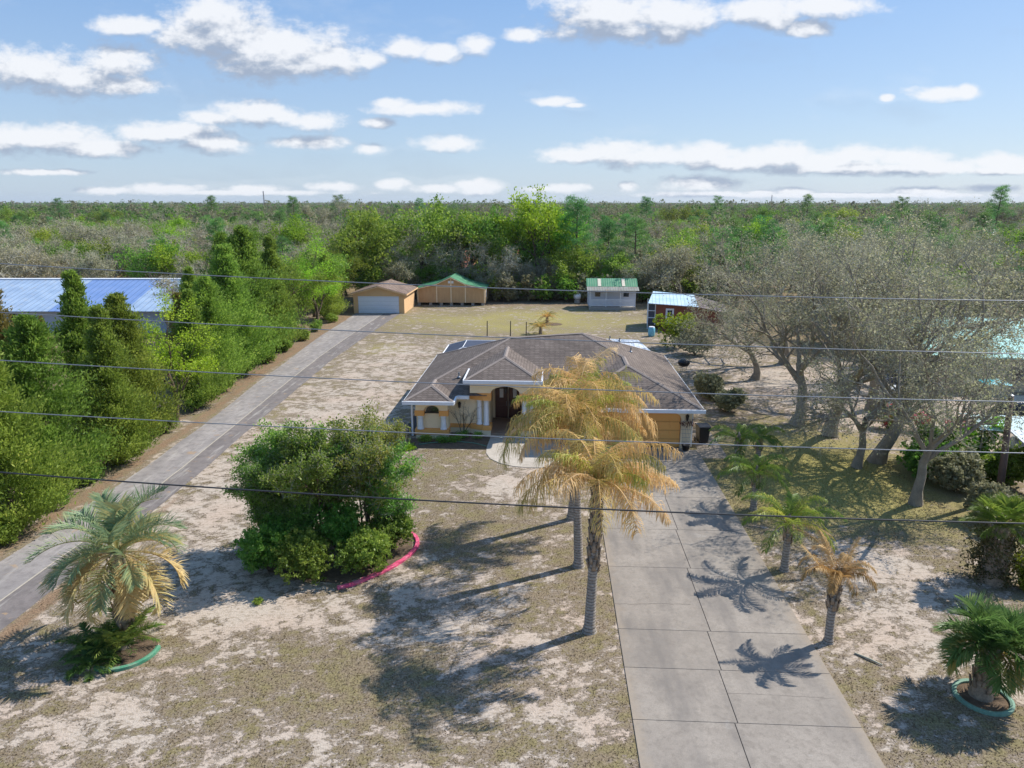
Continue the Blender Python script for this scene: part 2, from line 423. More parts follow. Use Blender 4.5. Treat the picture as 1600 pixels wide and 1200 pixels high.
# ---- concrete driveway: slabs with open joints
def conc_mat(name, c1, c2, dirt, edges=None):
    m, t, b = mat_base(name)
    co = t.n('ShaderNodeTexCoord').outputs['Object']
    n1 = t.noise(co, 0.5, 6, 0.65); n2 = t.noise(co, 38, 3, 0.7); n3 = t.noise(co, 2.6, 6, 0.7, 0.4); n5 = t.noise(co, 1.1, 4, 0.5, 0.6)
    c = t.mix(t.mapr(n1, 0.32, 0.68), c1, c2)
    c = t.mix(t.mapr(n3, 0.48, 0.78, 0, 0.75), c, dirt)
    c = t.mix(t.mapr(n5, 0.66, 0.70, 0, 0.35), c, C(190, 186, 180))
    c = t.mix(t.mapr(n2, 0.3, 0.75, 0, 0.6), c, dirt)
    c = t.mix(t.mapr(t.noise(co, 6.5, 5, .75), .5, .68, 0, .5), c, dirt)
    if edges:
        sp = t.n('ShaderNodeSeparateXYZ'); t.put(sp.inputs[0], co)
        e = t.math('MINIMUM', t.math('SUBTRACT', sp.outputs[0], edges[0]), t.math('SUBTRACT', edges[1], sp.outputs[0]))
        e = t.math('ADD', e, t.math('MULTIPLY', t.math('SUBTRACT', t.noise(co, 1.8, 5, .7), .5), .9))
        c = t.mix(t.mapr(e, .02, .34, .8, 0), c, t.mix(n2, C(130, 114, 96), C(182, 168, 150)))
        isl = t.n('ShaderNodeNewGeometry').outputs['Random Per Island']
        c = t.mix(t.mapr(isl, 0, 1, 0, .38), c, C(134, 126, 116))
        st_ = t.noise(t.vmath('MULTIPLY', co, (1.0, .25, 1)), .9, 4, .6)
        c = t.mix(t.mapr(st_, .48, .68, 0, .75), c, C(118, 112, 106))
        c = t.mix(t.mapr(t.noise(co, 55, 2, .8), .6, .72, 0, .5), c, C(92, 86, 80))
    t.put(b.inputs['Base Color'], c); b.inputs['Roughness'].default_value = 0.9; b.inputs['Specular IOR Level'].default_value = 0.2
    bump(t, b, t.math('ADD', n2, t.math('MULTIPLY', n3, 0.7)), 0.25, 0.012)
    return m
M['conc'] = conc_mat('driveway_concrete', C(150, 141, 131), C(176, 166, 154), C(116, 108, 99), (2.48, 8.72))
M['joint'] = pm('joint_dirt', C(92, 84, 76), 0.95)
XL, XR = 2.48, 8.72
jy = [5.0, 8.6, 11.6, 14.3, 17.0, 19.3, 21.35, 25.6, 29.0, 32.6, 36.0, 39.55]
d = MB(); d.box(XL + .01, XR - .01, 5, 39.5, -0.05, 0.012); o = d.build('driveway_base', M['joint']); tag(o, kind='structure')
d = MB()
for a, b_ in zip(jy[:-1], jy[1:]):
    xm = float(np.interp((a + b_) / 2, [15, 29, 40], [5.25, 5.75, 5.9]))
    for x0, x1 in ((XL, xm - .009), (xm + .014, XR)):
        d.box(x0, x1, a + .008, b_ - .008, -0.04, 0.032)
o = d.build('driveway', M['conc'], bevel=0.006); tag(o, kind='structure')
d = MB(); rng = random.Random(4)
def crack(x0, x1, y, amp, w=0.011):
    n = 34; yv = y; L = []; Rr = []
    for i in range(n + 1):
        x = x0 + (x1 - x0) * i / n; yv += rng.uniform(-amp, amp)
        L.append((x, yv + w * rng.uniform(.5, 1.4))); Rr.append((x, yv - w))
    d.strip(Rr, L, 0.0335)
crack(2.5, 5.2, 22.9, .025); crack(5.35, 8.4, 18.25, .012, .006); crack(2.5, 4.6, 31.0, .03); crack(5.8, 8.7, 27.2, .014, .007); crack(5.3, 8.6, 23.6, .012, .006)
o = d.build('driveway_cracks', M['joint']); tag(o, kind='structure')
# entrance walk: rounded pad and path to the porch
M['walk'] = conc_mat('walk_concrete', C(176, 166, 152), C(202, 192, 178), C(150, 140, 128))
pts = [(-1.6, 41.5), (-3.45, 41.5), (-3.55, 39.4), (-3.5, 38.4), (-3.2, 37.5), (-2.6, 36.8), (-1.8, 36.35), (-0.9, 36.2), (0.2, 36.25), (1.3, 36.5), (2.47, 36.6), (2.47, 39.4), (1.35, 39.9), (0, 40.3)]
d = MB(); d.prism(pts[::-1] if False else pts, -0.05, 0.03)
o = d.build('front_walk', M['walk']); tag(o, kind='structure')
d = MB(); d.box(3.5, 7.9, 39.56, 39.78, -.02, 0.05); o = d.build('garage_threshold', M['walk']); tag(o, kind='structure')
d = MB(); d.box(8.74, 10.2, 38.2, 43.5, -.03, 0.02); o = d.build('side_slab', M['conc']); tag(o, kind='structure')
#PART2
# ------------------------------------------------------------------ building materials
def shingle_mat(name, c1, c2, course=0.075, patch=None):
    m, t, b = mat_base(name)
    co = t.n('ShaderNodeTexCoord').outputs['Object']
    sp = t.n('ShaderNodeSeparateXYZ'); t.put(sp.inputs[0], co)
    u = t.math('ADD', sp.outputs[0], t.math('MULTIPLY', sp.outputs[1], 0.93))
    cb = t.n('ShaderNodeCombineXYZ'); t.put(cb.inputs[0], u); t.put(cb.inputs[1], t.math('MULTIPLY', sp.outputs[2], 2.4))
    br = t.n('ShaderNodeTexBrick'); t.put(br.inputs['Vector'], cb.outputs[0])
    br.inputs['Scale'].default_value = 1.0; br.inputs['Brick Width'].default_value = 0.33; br.inputs['Row Height'].default_value = course * 2.4
    br.inputs['Mortar Size'].default_value = 0.018; br.inputs['Mortar Smooth'].default_value = 0.3; br.inputs['Bias'].default_value = 0.0
    t.put(br.inputs['Color1'], c1); t.put(br.inputs['Color2'], c2)
    t.put(br.inputs['Mortar'], tuple(x * 0.62 for x in c1[:3]) + (1,))
    n = t.noise(co, 0.6, 5, 0.6); n2 = t.noise(co, 9, 4, 0.7)
    k = t.math('MULTIPLY', t.mapr(n, .3, .7, .76, 1.14), t.mapr(n2, .25, .75, .8, 1.18))
    sc = t.n('ShaderNodeVectorMath', operation='SCALE'); t.put(sc.inputs[0], br.outputs[0]); t.put(sc.inputs['Scale'], k)
    t.put(b.inputs['Base Color'], sc.outputs[0]); b.inputs['Roughness'].default_value = 0.9; b.inputs['Specular IOR Level'].default_value = 0.2
    bump(t, b, br.outputs['Fac'], -0.4, 0.02)
    return m
def plank_mat(name, c1, c2, pitch=0.3, axis_=0, dark=0.6, rough=0.8):
    """boards or ribs repeating along one axis"""
    m, t, b = mat_base(name)
    co = t.n('ShaderNodeTexCoord').outputs['Object']
    sp = t.n('ShaderNodeSeparateXYZ'); t.put(sp.inputs[0], co)
    f = t.math('FRACT', t.math('DIVIDE', sp.outputs[axis_], pitch))
    g = t.mapr(t.math('ABSOLUTE', t.math('SUBTRACT', f, 0.5)), 0.40, 0.46, 0, 1)
    n = t.noise(t.vmath('MULTIPLY', co, (1, 1, .3) if axis_ != 2 else (.3, .3, 1)), 3.0, 5, 0.65)
    c = t.mix(t.mapr(n, .3, .7), c1, c2)
    c = t.mix(g, c, tuple(x * dark for x in c1[:3]) + (1,))
    t.put(b.inputs['Base Color'], c); b.inputs['Roughness'].default_value = rough
    bump(t, b, g, -0.5, 0.02)
    return m
def metal_roof(name, c1, c2, pitch, axis_=0, rough=0.4, stain=None):
    m, t, b = mat_base(name)
    co = t.n('ShaderNodeTexCoord').outputs['Object']
    sp = t.n('ShaderNodeSeparateXYZ'); t.put(sp.inputs[0], co)
    f = t.math('FRACT', t.math('DIVIDE', sp.outputs[axis_], pitch))
    g = t.mapr(t.math('ABSOLUTE', t.math('SUBTRACT', f, 0.5)), 0.36, 0.44, 0, 1)
    n = t.noise(co, 0.8, 5, 0.6)
    c = t.mix(t.mapr(n, .35, .65), c1, c2)
    if stain: c = t.mix(t.mapr(t.noise(co, 1.6, 5, .7), .55, .72, 0, .8), c, stain)
    c = t.mix(t.math('MULTIPLY', g, .35), c, tuple(x * .45 for x in c1[:3]) + (1,))
    t.put(b.inputs['Base Color'], c); b.inputs['Roughness'].default_value = rough; b.inputs['Specular IOR Level'].default_value = 0.5
    bump(t, b, g, 0.6, 0.03)
    return m
M['shingle'] = shingle_mat('grey_brown_shingles', C(108, 97, 90), C(128, 116, 107))
M['shingle2'] = shingle_mat('brown_shingles', C(126, 108, 98), C(146, 128, 116))
M['ridge'] = pm('ridge_cap_shingles', C(138, 126, 118), 0.9)
M['cream'] = pm('cream_stucco', C(246, 226, 190), 0.9, 0.06, 0.8, 60, bmp=0.3)
M['orange'] = pm('orange_stucco_band', C(238, 172, 98), 0.85, 0.08, 1.5, 60, bmp=.2)
M['trimwhite'] = pm('white_trim', C(228, 230, 234), 0.5, 0.06)
M['colwhite'] = pm('white_column_paint', C(234, 236, 240), 0.45, 0.05)
M['gdoor'] = plank_mat('orange_garage_door', C(240, 172, 92), C(244, 182, 102), 0.53, 2, 0.8, 0.55)
M['wood'] = pm('dark_red_wood', C(84, 44, 32), 0.4, 0.25, 2.0, 12)
M['glass'] = pm('window_glass', C(40, 48, 56), 0.08, 0.0, bmp=0, spec=0.9)
M['dark'] = pm('dark_bronze_metal', C(38, 34, 32), 0.5, 0.2)
M['black'] = pm('black_plastic', C(30, 30, 33), 0.45, 0.2)
M['grey'] = pm('grey_metal', C(140, 142, 146), 0.4, 0.1, metal=0.3)
M['tile'] = pm('porch_tile', C(150, 126, 108), 0.6, 0.15, 3, 14)
M['soil'] = pm('bed_mulch', C(104, 86, 68), 1.0, 0.4, 4, 25, bmp=0.8)

# ------------------------------------------------------------------ the house
house = thing('house', 'cream house with hipped grey shingle roof, white columns and orange garage door', 'house', (0, 44, 0))
HL = (0, -44, 0)
def hp(mb, name, mats, parent=house, **k):
    """part given in world coordinates, parented to the house"""
    mb.v = [(x, y - 44, z) for x, y, z in mb.v]
    return mb.build(name, mats, parent, **k)
d = MB()
YB = 44.95
d.box(-8.0, -3.62, 42.1, 52.9, 0, 2.52); d.box(-1.58, 8.35, 42.1, 53.4, 0, 2.52); d.box(-3.62, -1.58, YB, 52.9, 0, 3.6)
# wing with its niche
d.box(-8.0, -6.05, 41.2, 42.1, 0, 2.5)
d.box(-8.0, -6.05, 40.9, 41.198, 0, 0.25); 
arch = [(-8.0, 1.75), (-7.5, 1.75)] + [(-7.02 - 0.48 * math.cos(a), 1.75 + 0.34 * math.sin(a)) for a in np.linspace(0.05, math.pi - .05, 12)] + [(-6.54, 1.75), (-6.05, 1.75), (-6.05, 2.5), (-8.0, 2.5)]
d.front([(x, z) for x, z in arch], 40.9, 41.198)
# porch: beams with an arch, side walls
arch = [(-4.75, 2.70), (-3.5, 2.70)] + [(-2.6 - 0.88 * math.cos(a), 2.70 + 0.42 * math.sin(a)) for a in np.linspace(0.05, math.pi - .05, 16)] + [(-1.7, 2.70), (-0.45, 2.70), (-0.45, 3.6), (-4.75, 3.6)]
d.front(arch, 41.62, 42.0)
d.box(-4.75, -4.5, 42.002, 44.6, 2.45, 3.6); d.box(-0.7, -0.45, 42.002, 44.6, 2.45, 3.6)
d.box(-3.72, -3.622, 42.35, YB, 0, 3.6); d.box(-1.578, -1.48, 42.35, YB, 0, 3.6)
LB = [(-4.75, 42.1), (-4.75, 41.98), (-4.0, 41.62), (-3.5, 41.62), (-3.5, 42.35), (-4.75, 42.35)]
RB = [(-5.2 - x, y) for x, y in LB][::-1]
for P in (LB, RB): d.prism(P, 0, 0.33)
# garage front with door opening
for x0, x1 in ((1.35, 2.9), (7.75, 8.35)): d.box(x0, x1, 39.8, 42.1, 0, 2.5)
arch = [(2.9, 1.75)] + [(2.9 + 0.45 - 0.45 * math.cos(a), 1.75 + .40 * math.sin(a)) for a in np.linspace(0.05, math.pi / 2, 7)] + [(7.75 - 0.45 + 0.45 * math.sin(a), 1.75 + .40 * math.cos(a)) for a in np.linspace(0, math.pi / 2 - .05, 7)] + [(7.75, 1.75), (7.75, 2.5), (2.9, 2.5)]
d.front(arch, 39.8, 40.05)
hp(d, 'wall', M['cream'])
# orange bands and capitals
def off(P, e):
    cx = sum(p[0] for p in P) / len(P); cy = sum(p[1] for p in P) / len(P)
    return [(x + math.copysign(e, x - cx), y + math.copysign(e, y - cy)) for x, y in P]
for bx in ((-8.06, -5.99, 40.84, 41.6, 0.252, 0.56), (-6.048, -4.81, 42.03, 42.098, 0.36, 0.60), (-0.38, 1.34, 42.03, 42.098, 0.36, 0.60)):
    d = MB(); d.box(*bx); hp(d, 'orange_band', M['orange'])
for P in (LB, RB):
    d = MB(); d.prism(off(P, .05), 0.332, 0.62); hp(d, 'orange_band', M['orange'])
    d = MB(); d.prism(off(P, .04), 2.23, 2.698); hp(d, 'capital_block', M['orange'])
for bx in ((-8.05, -7.48, 40.85, 41.19, 1.42, 1.748), (-6.56, -6.0, 40.85, 41.19, 1.42, 1.748)):
    d = MB(); d.box(*bx); hp(d, 'capital_block', M['orange'])
def column(x, y, z0, z1, r):
    d = MB(); h = z1 - z0
    d.lathe([(r * 1.25, z0), (r * 1.25, z0 + .06), (r * 1.05, z0 + .10), (r, z0 + .14), (r * .95, z0 + h * .6), (r * .88, z1 - .12), (r * 1.1, z1 - .07), (r * 1.15, z1)], x, y, 20)
    hp(d, 'column', M['colwhite'], smooth=True)
column(-7.72, 41.0, .562, 1.418, .17); column(-6.32, 41.0, .562, 1.418, .17)
for x, y in ((-3.78, 41.85), (-4.22, 41.98), (-1.42, 41.85), (-0.98, 41.98)): column(x, y, .622, 2.228, .16)
# arched window
d = MB(); d.front([(-7.4, 1.60)] + [(-7.02 - .38 * math.cos(a), 1.70 + .27 * math.sin(a)) for a in np.linspace(0, math.pi, 12)] + [(-6.64, 1.60)], 41.15, 41.19)
w = hp(d, 'window', M['glass'])
d = MB(); d.box(-7.46, -6.58, 41.10, 41.19, 1.53, 1.598)
for a in np.linspace(0.3, math.pi - .3, 5):
    d.tube([(-7.02, 41.13, 1.6), (-7.02 - .36 * math.cos(a), 41.13, 1.62 + .33 * math.sin(a))], .012, 4)
d.v = [(x, y - 44, z) for x, y, z in d.v]; d.build('window_frame', M['dark'], w)
# right hand recess window
d = MB(); d.box(-0.1, 1.1, 42.05, 42.098, 0.95, 2.1); w = hp(d, 'window', M['glass'])
d = MB(); d.box(-.16, -.1, 42.02, 42.097, .9, 2.16); d.box(1.1, 1.16, 42.02, 42.097, .9, 2.16); d.box(-.1, 1.1, 42.02, 42.097, 2.1, 2.16); d.box(-.1, 1.1, 42.02, 42.097, .9, .95); d.box(.47, .53, 42.02, 42.046, .95, 2.1)
d.v = [(x, y - 44, z) for x, y, z in d.v]; d.build('window_frame', M['trimwhite'], w)
# front doors
for x0, x1 in ((-3.45, -2.62), (-2.58, -1.75)):
    d = MB(); zt = lambda x: 2.35 + .40 * math.cos((x + 2.6) / .9 * 1.35)
    xs = np.linspace(x0, x1, 8)
    d.front([(x0, .16)] + [(x1, .16)] + [(x, zt(x)) for x in xs[::-1]], 44.86, 44.93)
    for zz in (.3, 1.15): d.box(x0 + .12, x1 - .12, 44.835, 44.858, zz, zz + (.7 if zz < 1 else .12))
    dr = hp(d, 'front_door', M['wood'])
    xc = (x0 + x1) / 2
    d = MB(); d.box(xc - .12, xc + .12, 44.83, 44.857, 1.55, 2.15); d.v = [(x, y - 44, z) for x, y, z in d.v]; d.build('door_glass', M['trimwhite'], dr)
    hx = x1 - .09 if x0 < -3 else x0 + .09
    d = MB(); d.tube([(hx, 44.80, 1.0), (hx, 44.80, 1.3)], .02, 6); d.v = [(x, y - 44, z) for x, y, z in d.v]; d.build('door_handle', M['grey'], dr)
d = MB(); d.box(-3.6, -1.6, 41.64, 44.9, 0, .14); hp(d, 'porch_floor', M['tile'])
# garage door, sectional, with raised panels
d = MB(); d.box(2.95, 7.72, 39.96, 40.04, .05, 2.2)
for i in range(8):
    for j in range(4):
        x0 = 3.02 + i * .585; d.box(x0 + .04, x0 + .54, 39.94, 39.958, .13 + j * .53, .13 + j * .53 + .4)
hp(d, 'garage_door', M['gdoor'], bevel=.01)
# roof, one shell
ze = 2.55
V = dict(WFL=(-8.55,40.1,ze), WFR=(-5.6,40.1,ze), W1=(-7.075,41.575,3.17), W2=(-7.075,42.975,3.17), WV=(-5.6,41.5,ze),
         N1=(-3.7,41.5,ze), N2=(-3.7,44.94,3.995), N3=(-1.5,44.94,3.995), N4=(-1.5,41.5,ze), GV=(.9,41.5,ze), GFL=(.9,39.15,ze), GFR=(8.88,39.15,ze),
         G1=(4.89,43.14,4.226), G2=(4.89,45.49,4.226), L=(-2.6,47.45,5.05), Rr=(2.3,48.05,5.3), BL=(-8.55,53.35,ze), BR=(8.88,54.1,ze))
ks = list(V); ix = {k: i for i, k in enumerate(ks)}
fc = [('WFL','WFR','W1'), ('WFR','WV','W2','W1'), ('BL','WFL','W1','W2','L'), ('W2','WV','N1','N2','N3','N4','GV','G2','Rr','L'),
      ('GV','GFL','G1','G2'), ('GFL','GFR','G1'), ('GFR','BR','Rr','G2','G1'), ('BR','BL','L'), ('BR','L','Rr')]
d = MB(); d.add([V[k] for k in ks], [tuple(ix[k] for k in f) for f in fc])
E0 = [(-5.0,41.0,3.65), (-.4,41.0,3.65), (-2.7,43.3,4.62), (-2.7,46.45,4.62), (-5.0,44.15,3.65), (-.4,44.15,3.65)]
d.add(E0, [(0,1,2), (4,0,2,3), (1,5,3,2)])
roof = hp(d, 'roof', M['shingle'])
d = MB()
def cap(a, b, w=.13):
    a = Vector(a); b = Vector(b); dd = (b - a); s = Vector((dd.y, -dd.x, 0)).normalized() * w
    d.add([a + s + Vector((0,0,-.012)), b + s + Vector((0,0,-.012)), b + Vector((0,0,.045)), a + Vector((0,0,.045)), a - s + Vector((0,0,-.012)), b - s + Vector((0,0,-.012))], [(0,1,2,3), (3,2,5,4)])
for a, b in (('WFL','W1'), ('WFR','W1'), ('W1','W2'), ('W2','L'), ('L','Rr'), ('Rr','G2'), ('G2','G1'), ('G1','GFR'), ('G1','GFL'), ('Rr','BR'), ('L','BL')): cap(V[a], V[b])
for a, b in ((0,2), (1,2), (2,3)): cap(E0[a], E0[b])
d.v = [(x, y - 44, z) for x, y, z in d.v]; d.build('ridge_cap', M['ridge'], roof)
# gutters / fascia, and soffits
d = MB()
def fas(a, b, z, w=.1, h=.19):
    (x0, y0), (x1, y1) = a, b
    if abs(x1 - x0) > abs(y1 - y0): d.box(min(x0, x1) - .02, max(x0, x1) + .02, y0 - w / 2, y0 + w / 2, z - h, z + .012)
    else: d.box(x0 - w / 2, x0 + w / 2, min(y0, y1) + .055, max(y0, y1) - .055, z - h, z + .009)
fas((-8.6,40.05), (-5.55,40.05), ze); fas((-8.53,40.05), (-8.53,53.4), ze - .014); fas((-5.55,40.05), (-5.55,41.4), ze); fas((-5.5,41.45), (-4.8,41.45), ze)
fas((-.4,41.45), (.8,41.45), ze); fas((.85,39.1), (.85,41.4), ze); fas((.85,39.1), (8.93,39.1), ze); fas((8.86,39.1), (8.86,54.1), ze - .014); fas((-8.6,53.4), (8.93,53.4), ze)
fas((-5.05,40.95), (-.35,40.95), 3.65); fas((-5.05,40.95), (-5.05,44.1), 3.65); fas((-.35,40.95), (-.35,44.1), 3.65)
d.box(-8.3, -8.2, 41.02, 41.12, .1, 2.36); d.box(8.36, 8.44, 39.9, 39.98, .1, 2.39)
hp(d, 'gutter', M['trimwhite'])
d = MB()
d.box(-8.55, -5.6, 40.12, 41.19, 2.40, 2.43); d.box(.92, 8.88, 39.16, 39.79, 2.40, 2.43); d.box(8.36, 8.88, 39.8, 54, 2.40, 2.43); d.box(-8.55, -8.01, 41.2, 53.3, 2.40, 2.43); d.box(-4.98, -.42, 41.02, 41.61, 3.48, 3.51); d.box(-4.98, -.42, 42.01, 44.9, 3.61, 3.64)
hp(d, 'soffit', M['trimwhite'])
for x, y, h in ((-5.6, 43.2, .35), (4.35, 50.0, .3), (5.7, 48.6, .35), (5.2, 51.5, .25)):
    zr = min(2.55 + .42 * (y - 41.5), 2.55 + .42 * (8.88 - x)) if x > 0 else 2.55 + .42 * (y - 41.5)
    d = MB(); d.tube([(x, y, zr - .1), (x, y, zr + h), ], .05, 8); d.lathe([(.13, zr - .02 + .04), (.11, zr + .06), (.055, zr + .12)], x, y, 10)
    hp(d, 'roof_vent_pipe', M['grey'], smooth=False)
def lantern(x, y, z, hang=False):
    d = MB()
    d.lathe([(.03, z), (.07, z + .04), (.1, z + .3), (.12, z + .32), (.03, z + .42)], x, y, 8)
    if hang: d.tube([(x, y, z + .4), (x, y, z + .75)], .012, 5)
    else: d.box(x - .03, x + .03, y, y + .12, z + .15, z + .22)
    hp(d, 'lantern', M['dark'])
lantern(-5.45, 41.97, 1.62); lantern(-2.6, 41.9, 2.62, True); lantern(8.05, 39.66, 1.72)

# things by the house
def gable_roof_shell(d, pts_front, y0, y1, th=.08):
    """sheet following a front outline (x,z list) from y0 to y1"""
    d.front(pts_front + [(x, z - th) for x, z in pts_front[::-1]], y0, y1)

# planter and metal trellis at the garage
tr = thing('trellis_planter', 'wire trellis of dried vine in a black pot beside the orange garage door', 'planter', (8.02, 39.42, 0.03))
d = MB(); d.lathe([(.16, 0), (.24, .3), (.27, .34), (.24, .36), (.2, .3)], 0, 0, 14); d.build('pot', M['black'], tr, smooth=True)
d = MB()
for x in np.linspace(-.3, .3, 6): d.tube([(x * .5, .1, .3), (x, .15, 1.75)], .009, 5)
for z in np.linspace(.5, 1.7, 6): d.tube([(-.15 - .13 * z, .13, z), (.15 + .13 * z, .13, z)], .009, 5)
d.build('trellis', M['grey'], tr)
M['rust'] = pm('dried_vine', C(96, 52, 44), 0.9, .3)
_r = random.Random(3); d = MB()
for k in range(150):
    x = _r.uniform(-.42, .42); z = 1.65 + _r.gauss(0, .1); y = _r.uniform(-.05, .2); a = _r.random() * 6.28; q = _r.uniform(.03, .07)
    d.add([(x, y, z), (x + q * math.cos(a), y - .03, z + q * math.sin(a)), (x + q * .4, y - .05, z - q * 1.6)], [(0, 1, 2)])
d.build('dried_vine', M['rust'], tr)
bn = thing('trash_bin', 'black wheeled trash bin standing beside the right corner of the house', 'bin', (9.25, 40.9, 0.02), R(8))
d = MB(); d.add([(-.26,-.3,.06), (.26,-.3,.06), (.26,.3,.06), (-.26,.3,.06), (-.34,-.38,1.02), (.34,-.38,1.02), (.34,.4,1.02), (-.34,.4,1.02)], [(0,3,2,1), (4,5,6,7), (0,1,5,4), (1,2,6,5), (2,3,7,6), (3,0,4,7)]); d.build('bin_body', M['black'], bn, bevel=.03)
d = MB(); d.side([(-.44, 1.022), (-.42, 1.09), (0, 1.14), (.4, 1.12), (.46, 1.022)], -.37, .37); d.build('bin_lid', M['black'], bn, bevel=.02)
for s in (-1, 1):
    d = MB(); d.tube([(s * .30, .33, .13), (s * .36, .33, .13)], .13, 14); d.build('wheel', M['dark'], bn)
# dark round kettle grill on the right side of the house
g = thing('kettle_grill', 'round black covered grill standing in dead leaves right of the house roof', 'grill', (11.3, 58.6, 0))
d = MB(); d.lathe([(.1, .62), (.38, .72), (.5, .9), (.5, .93)], 0, 0, 18); d.build('bowl', M['black'], g, smooth=True)
d = MB(); d.lathe([(.52, .932), (.46, 1.1), (.25, 1.24), (.02, 1.28)], 0, 0, 18); d.build('lid', M['black'], g, smooth=True)
for k in range(3):
    a = k * 2.094; d = MB(); d.tube([(.2 * math.cos(a), .2 * math.sin(a), .66), (.42 * math.cos(a), .42 * math.sin(a), 0)], .02, 6); d.build('leg', M['grey'], g)
# garden hose lying in an arc before the house
M['hose'] = pm('green_hose', C(96, 140, 118), .5)
d = MB(); d.tube([(-7.6 + 4.0 * t, 39.55 + .75 * math.sin(math.pi * t) + .04 * math.sin(17 * t), .045) for t in np.linspace(0, 1, 40)], .022, 6)
tag(d.build('garden_hose', M['hose']), 'pale green garden hose lying in a long arc on the shaded bed before the house', 'hose')
# black edging strip along the left wall
M['cloth'] = pm('black_weed_cloth', C(48, 46, 50), .8, .3)
d = MB(); d.box(-9.0, -8.15, 41.2, 50.5, 0.004, .05); tag(d.build('weed_cloth', M['cloth']), 'black landscape cloth strip laid along the left wall of the house', 'ground cloth')

# screened pool enclosure behind the house, left
M['screen'] = pm('dark_insect_screen', C(62, 68, 84), .6, .1)
cage = thing('screen_enclosure', 'low dark mesh screen enclosure with white frame behind the left end of the house', 'enclosure', (-5.4, 56.5, 0))
d = MB(); d.add([(-3.1,-3.0,2.15), (3.6,-3.0,2.15), (3.6,2.6,2.15), (-3.1,2.6,2.15), (-1.4,-1.6,2.8), (2.6,-1.6,2.8), (2.6,1.4,2.8), (-1.4,1.4,2.8)],
                [(0,1,5,4), (1,2,6,5), (2,3,7,6), (3,0,4,7), (4,5,6,7)])
d.box(-3.1, 3.6, 2.58, 2.6, 0.5, 2.15); d.box(-3.1, -3.08, -3, 2.6, .5, 2.15); d.build('screen_roof', M['screen'], cage)
d = MB()
pp = [(-3.1,-3.0,2.17), (3.6,-3.0,2.17), (3.6,2.6,2.17), (-3.1,2.6,2.17)]; qq = [(-1.4,-1.6,2.82), (2.6,-1.6,2.82), (2.6,1.4,2.82), (-1.4,1.4,2.82)]
for i in range(4):
    d.tube([pp[i], pp[(i+1)%4]], .045, 4); d.tube([qq[i], qq[(i+1)%4]], .03, 4); d.tube([pp[i], qq[i]], .03, 4); d.tube([pp[i], (pp[i][0], pp[i][1], 0)], .045, 4)
d.tube([(-1.0,-2.9,2.2), (-.55,-2.7,3.1), (-.2,-2.9,2.2)], .05, 4)
d.build('frame', M['trimwhite'], cage)
# white metal patio cover behind the house, right
M['wmetal'] = metal_roof('white_ribbed_metal', C(226, 230, 236), C(208, 214, 222), .38)
pc = thing('patio_cover', 'white ribbed metal patio roof behind the right end of the house', 'patio cover', (5.4, 57.2, 0))
d = MB(); d.add([(-2.3,-1.6,2.45), (2.9,-1.8,2.4), (2.1,2.0,2.75), (-1.9,2.0,2.85), (-1.2,.2,3.0), (1.2,.2,3.0)], [(0,1,5,4), (1,2,5), (2,3,4,5), (3,0,4)]); 
so = d.build('roof_panel', M['wmetal'], pc); sm_ = so.modifiers.new('t', 'SOLIDIFY'); sm_.thickness = .06
for x, y in ((-2.1,1.8), (2.0,1.8), (2.6,-1.6), (-2.1,-1.4)):
    d = MB(); d.box(x - .05, x + .05, y - .05, y + .05, 0, 2.44); d.build('post', M['trimwhite'], pc)
# three thin dark posts and a figurine-like white pole cap behind the roof
M['oldwood'] = pm('old_dark_wood', C(66, 58, 50), .9, .3)
for x, y, lb in ((-6.6, 75.0, 'thin dark post standing in the back lawn, leftmost of the three'), (-4.1, 75.0, 'thin dark post standing in the back lawn, middle of the three'), (-2.4, 74.6, 'thin dark post standing in the back lawn, nearest the sago palm')):
    d = MB(); d.tube([(x, y, 0), (x + .02, y, 1.65)], [.06, .05], 6); tag(d.build('garden_post', M['oldwood']), lb, 'post', 'thin posts in the back lawn')

# ------------------------------------------------------------------ detached garage
M['tan'] = pm('tan_stucco', C(214, 176, 132), .9, .08, 1, 50)
M['whitedoor'] = plank_mat('white_sectional_door', C(222, 228, 240), C(214, 220, 234), .52, 2, .85, .5)
g2 = thing('detached_garage', 'tan gabled garage with a wide white door at the end of the left driveway', 'garage', (-21.9, 90.2, 0))
d = MB(); d.front([(-3.3, 0), (3.3, 0), (3.3, 2.55), (0, 3.45), (-3.3, 2.55)], .12, 7.2)
d.box(-3.3, -2.72, 0, .118, 0, 2.5); d.box(2.62, 3.3, 0, .118, 0, 2.5); d.front([(-2.72, 2.22), (2.62, 2.22), (2.62, 2.5), (-2.72, 2.5)], 0, .118)
d.front([(-3.3, 2.5), (3.3, 2.5), (3.3, 2.55), (0, 3.45), (-3.3, 2.55)], 0, .118)
d.build('wall', M['tan'], g2)
d = MB(); gable_roof_shell(d, [(-3.7, 2.46), (0, 3.50), (3.7, 2.46)], -.35, 7.6, -.09); d.build('roof', M['shingle2'], g2)
d = MB(); gable_roof_shell(d, [(-3.75, 2.47), (0, 3.52), (3.75, 2.47)], -.42, -.352, .17); d.box(3.7, 3.76, -.35, 7.6, 2.36, 2.52); d.box(-3.76, -3.7, -.35, 7.6, 2.36, 2.52); d.build('fascia', M['tan'], g2)
d = MB(); d.box(-2.70, 2.60, .05, .115, .02, 2.2); 
for j in range(4):
    for i in range(8): d.box(-2.63 + i * .655, -2.63 + i * .655 + .57, .035, .048, .1 + j * .53, .48 + j * .53)
d.build('garage_door', M['whitedoor'], g2)

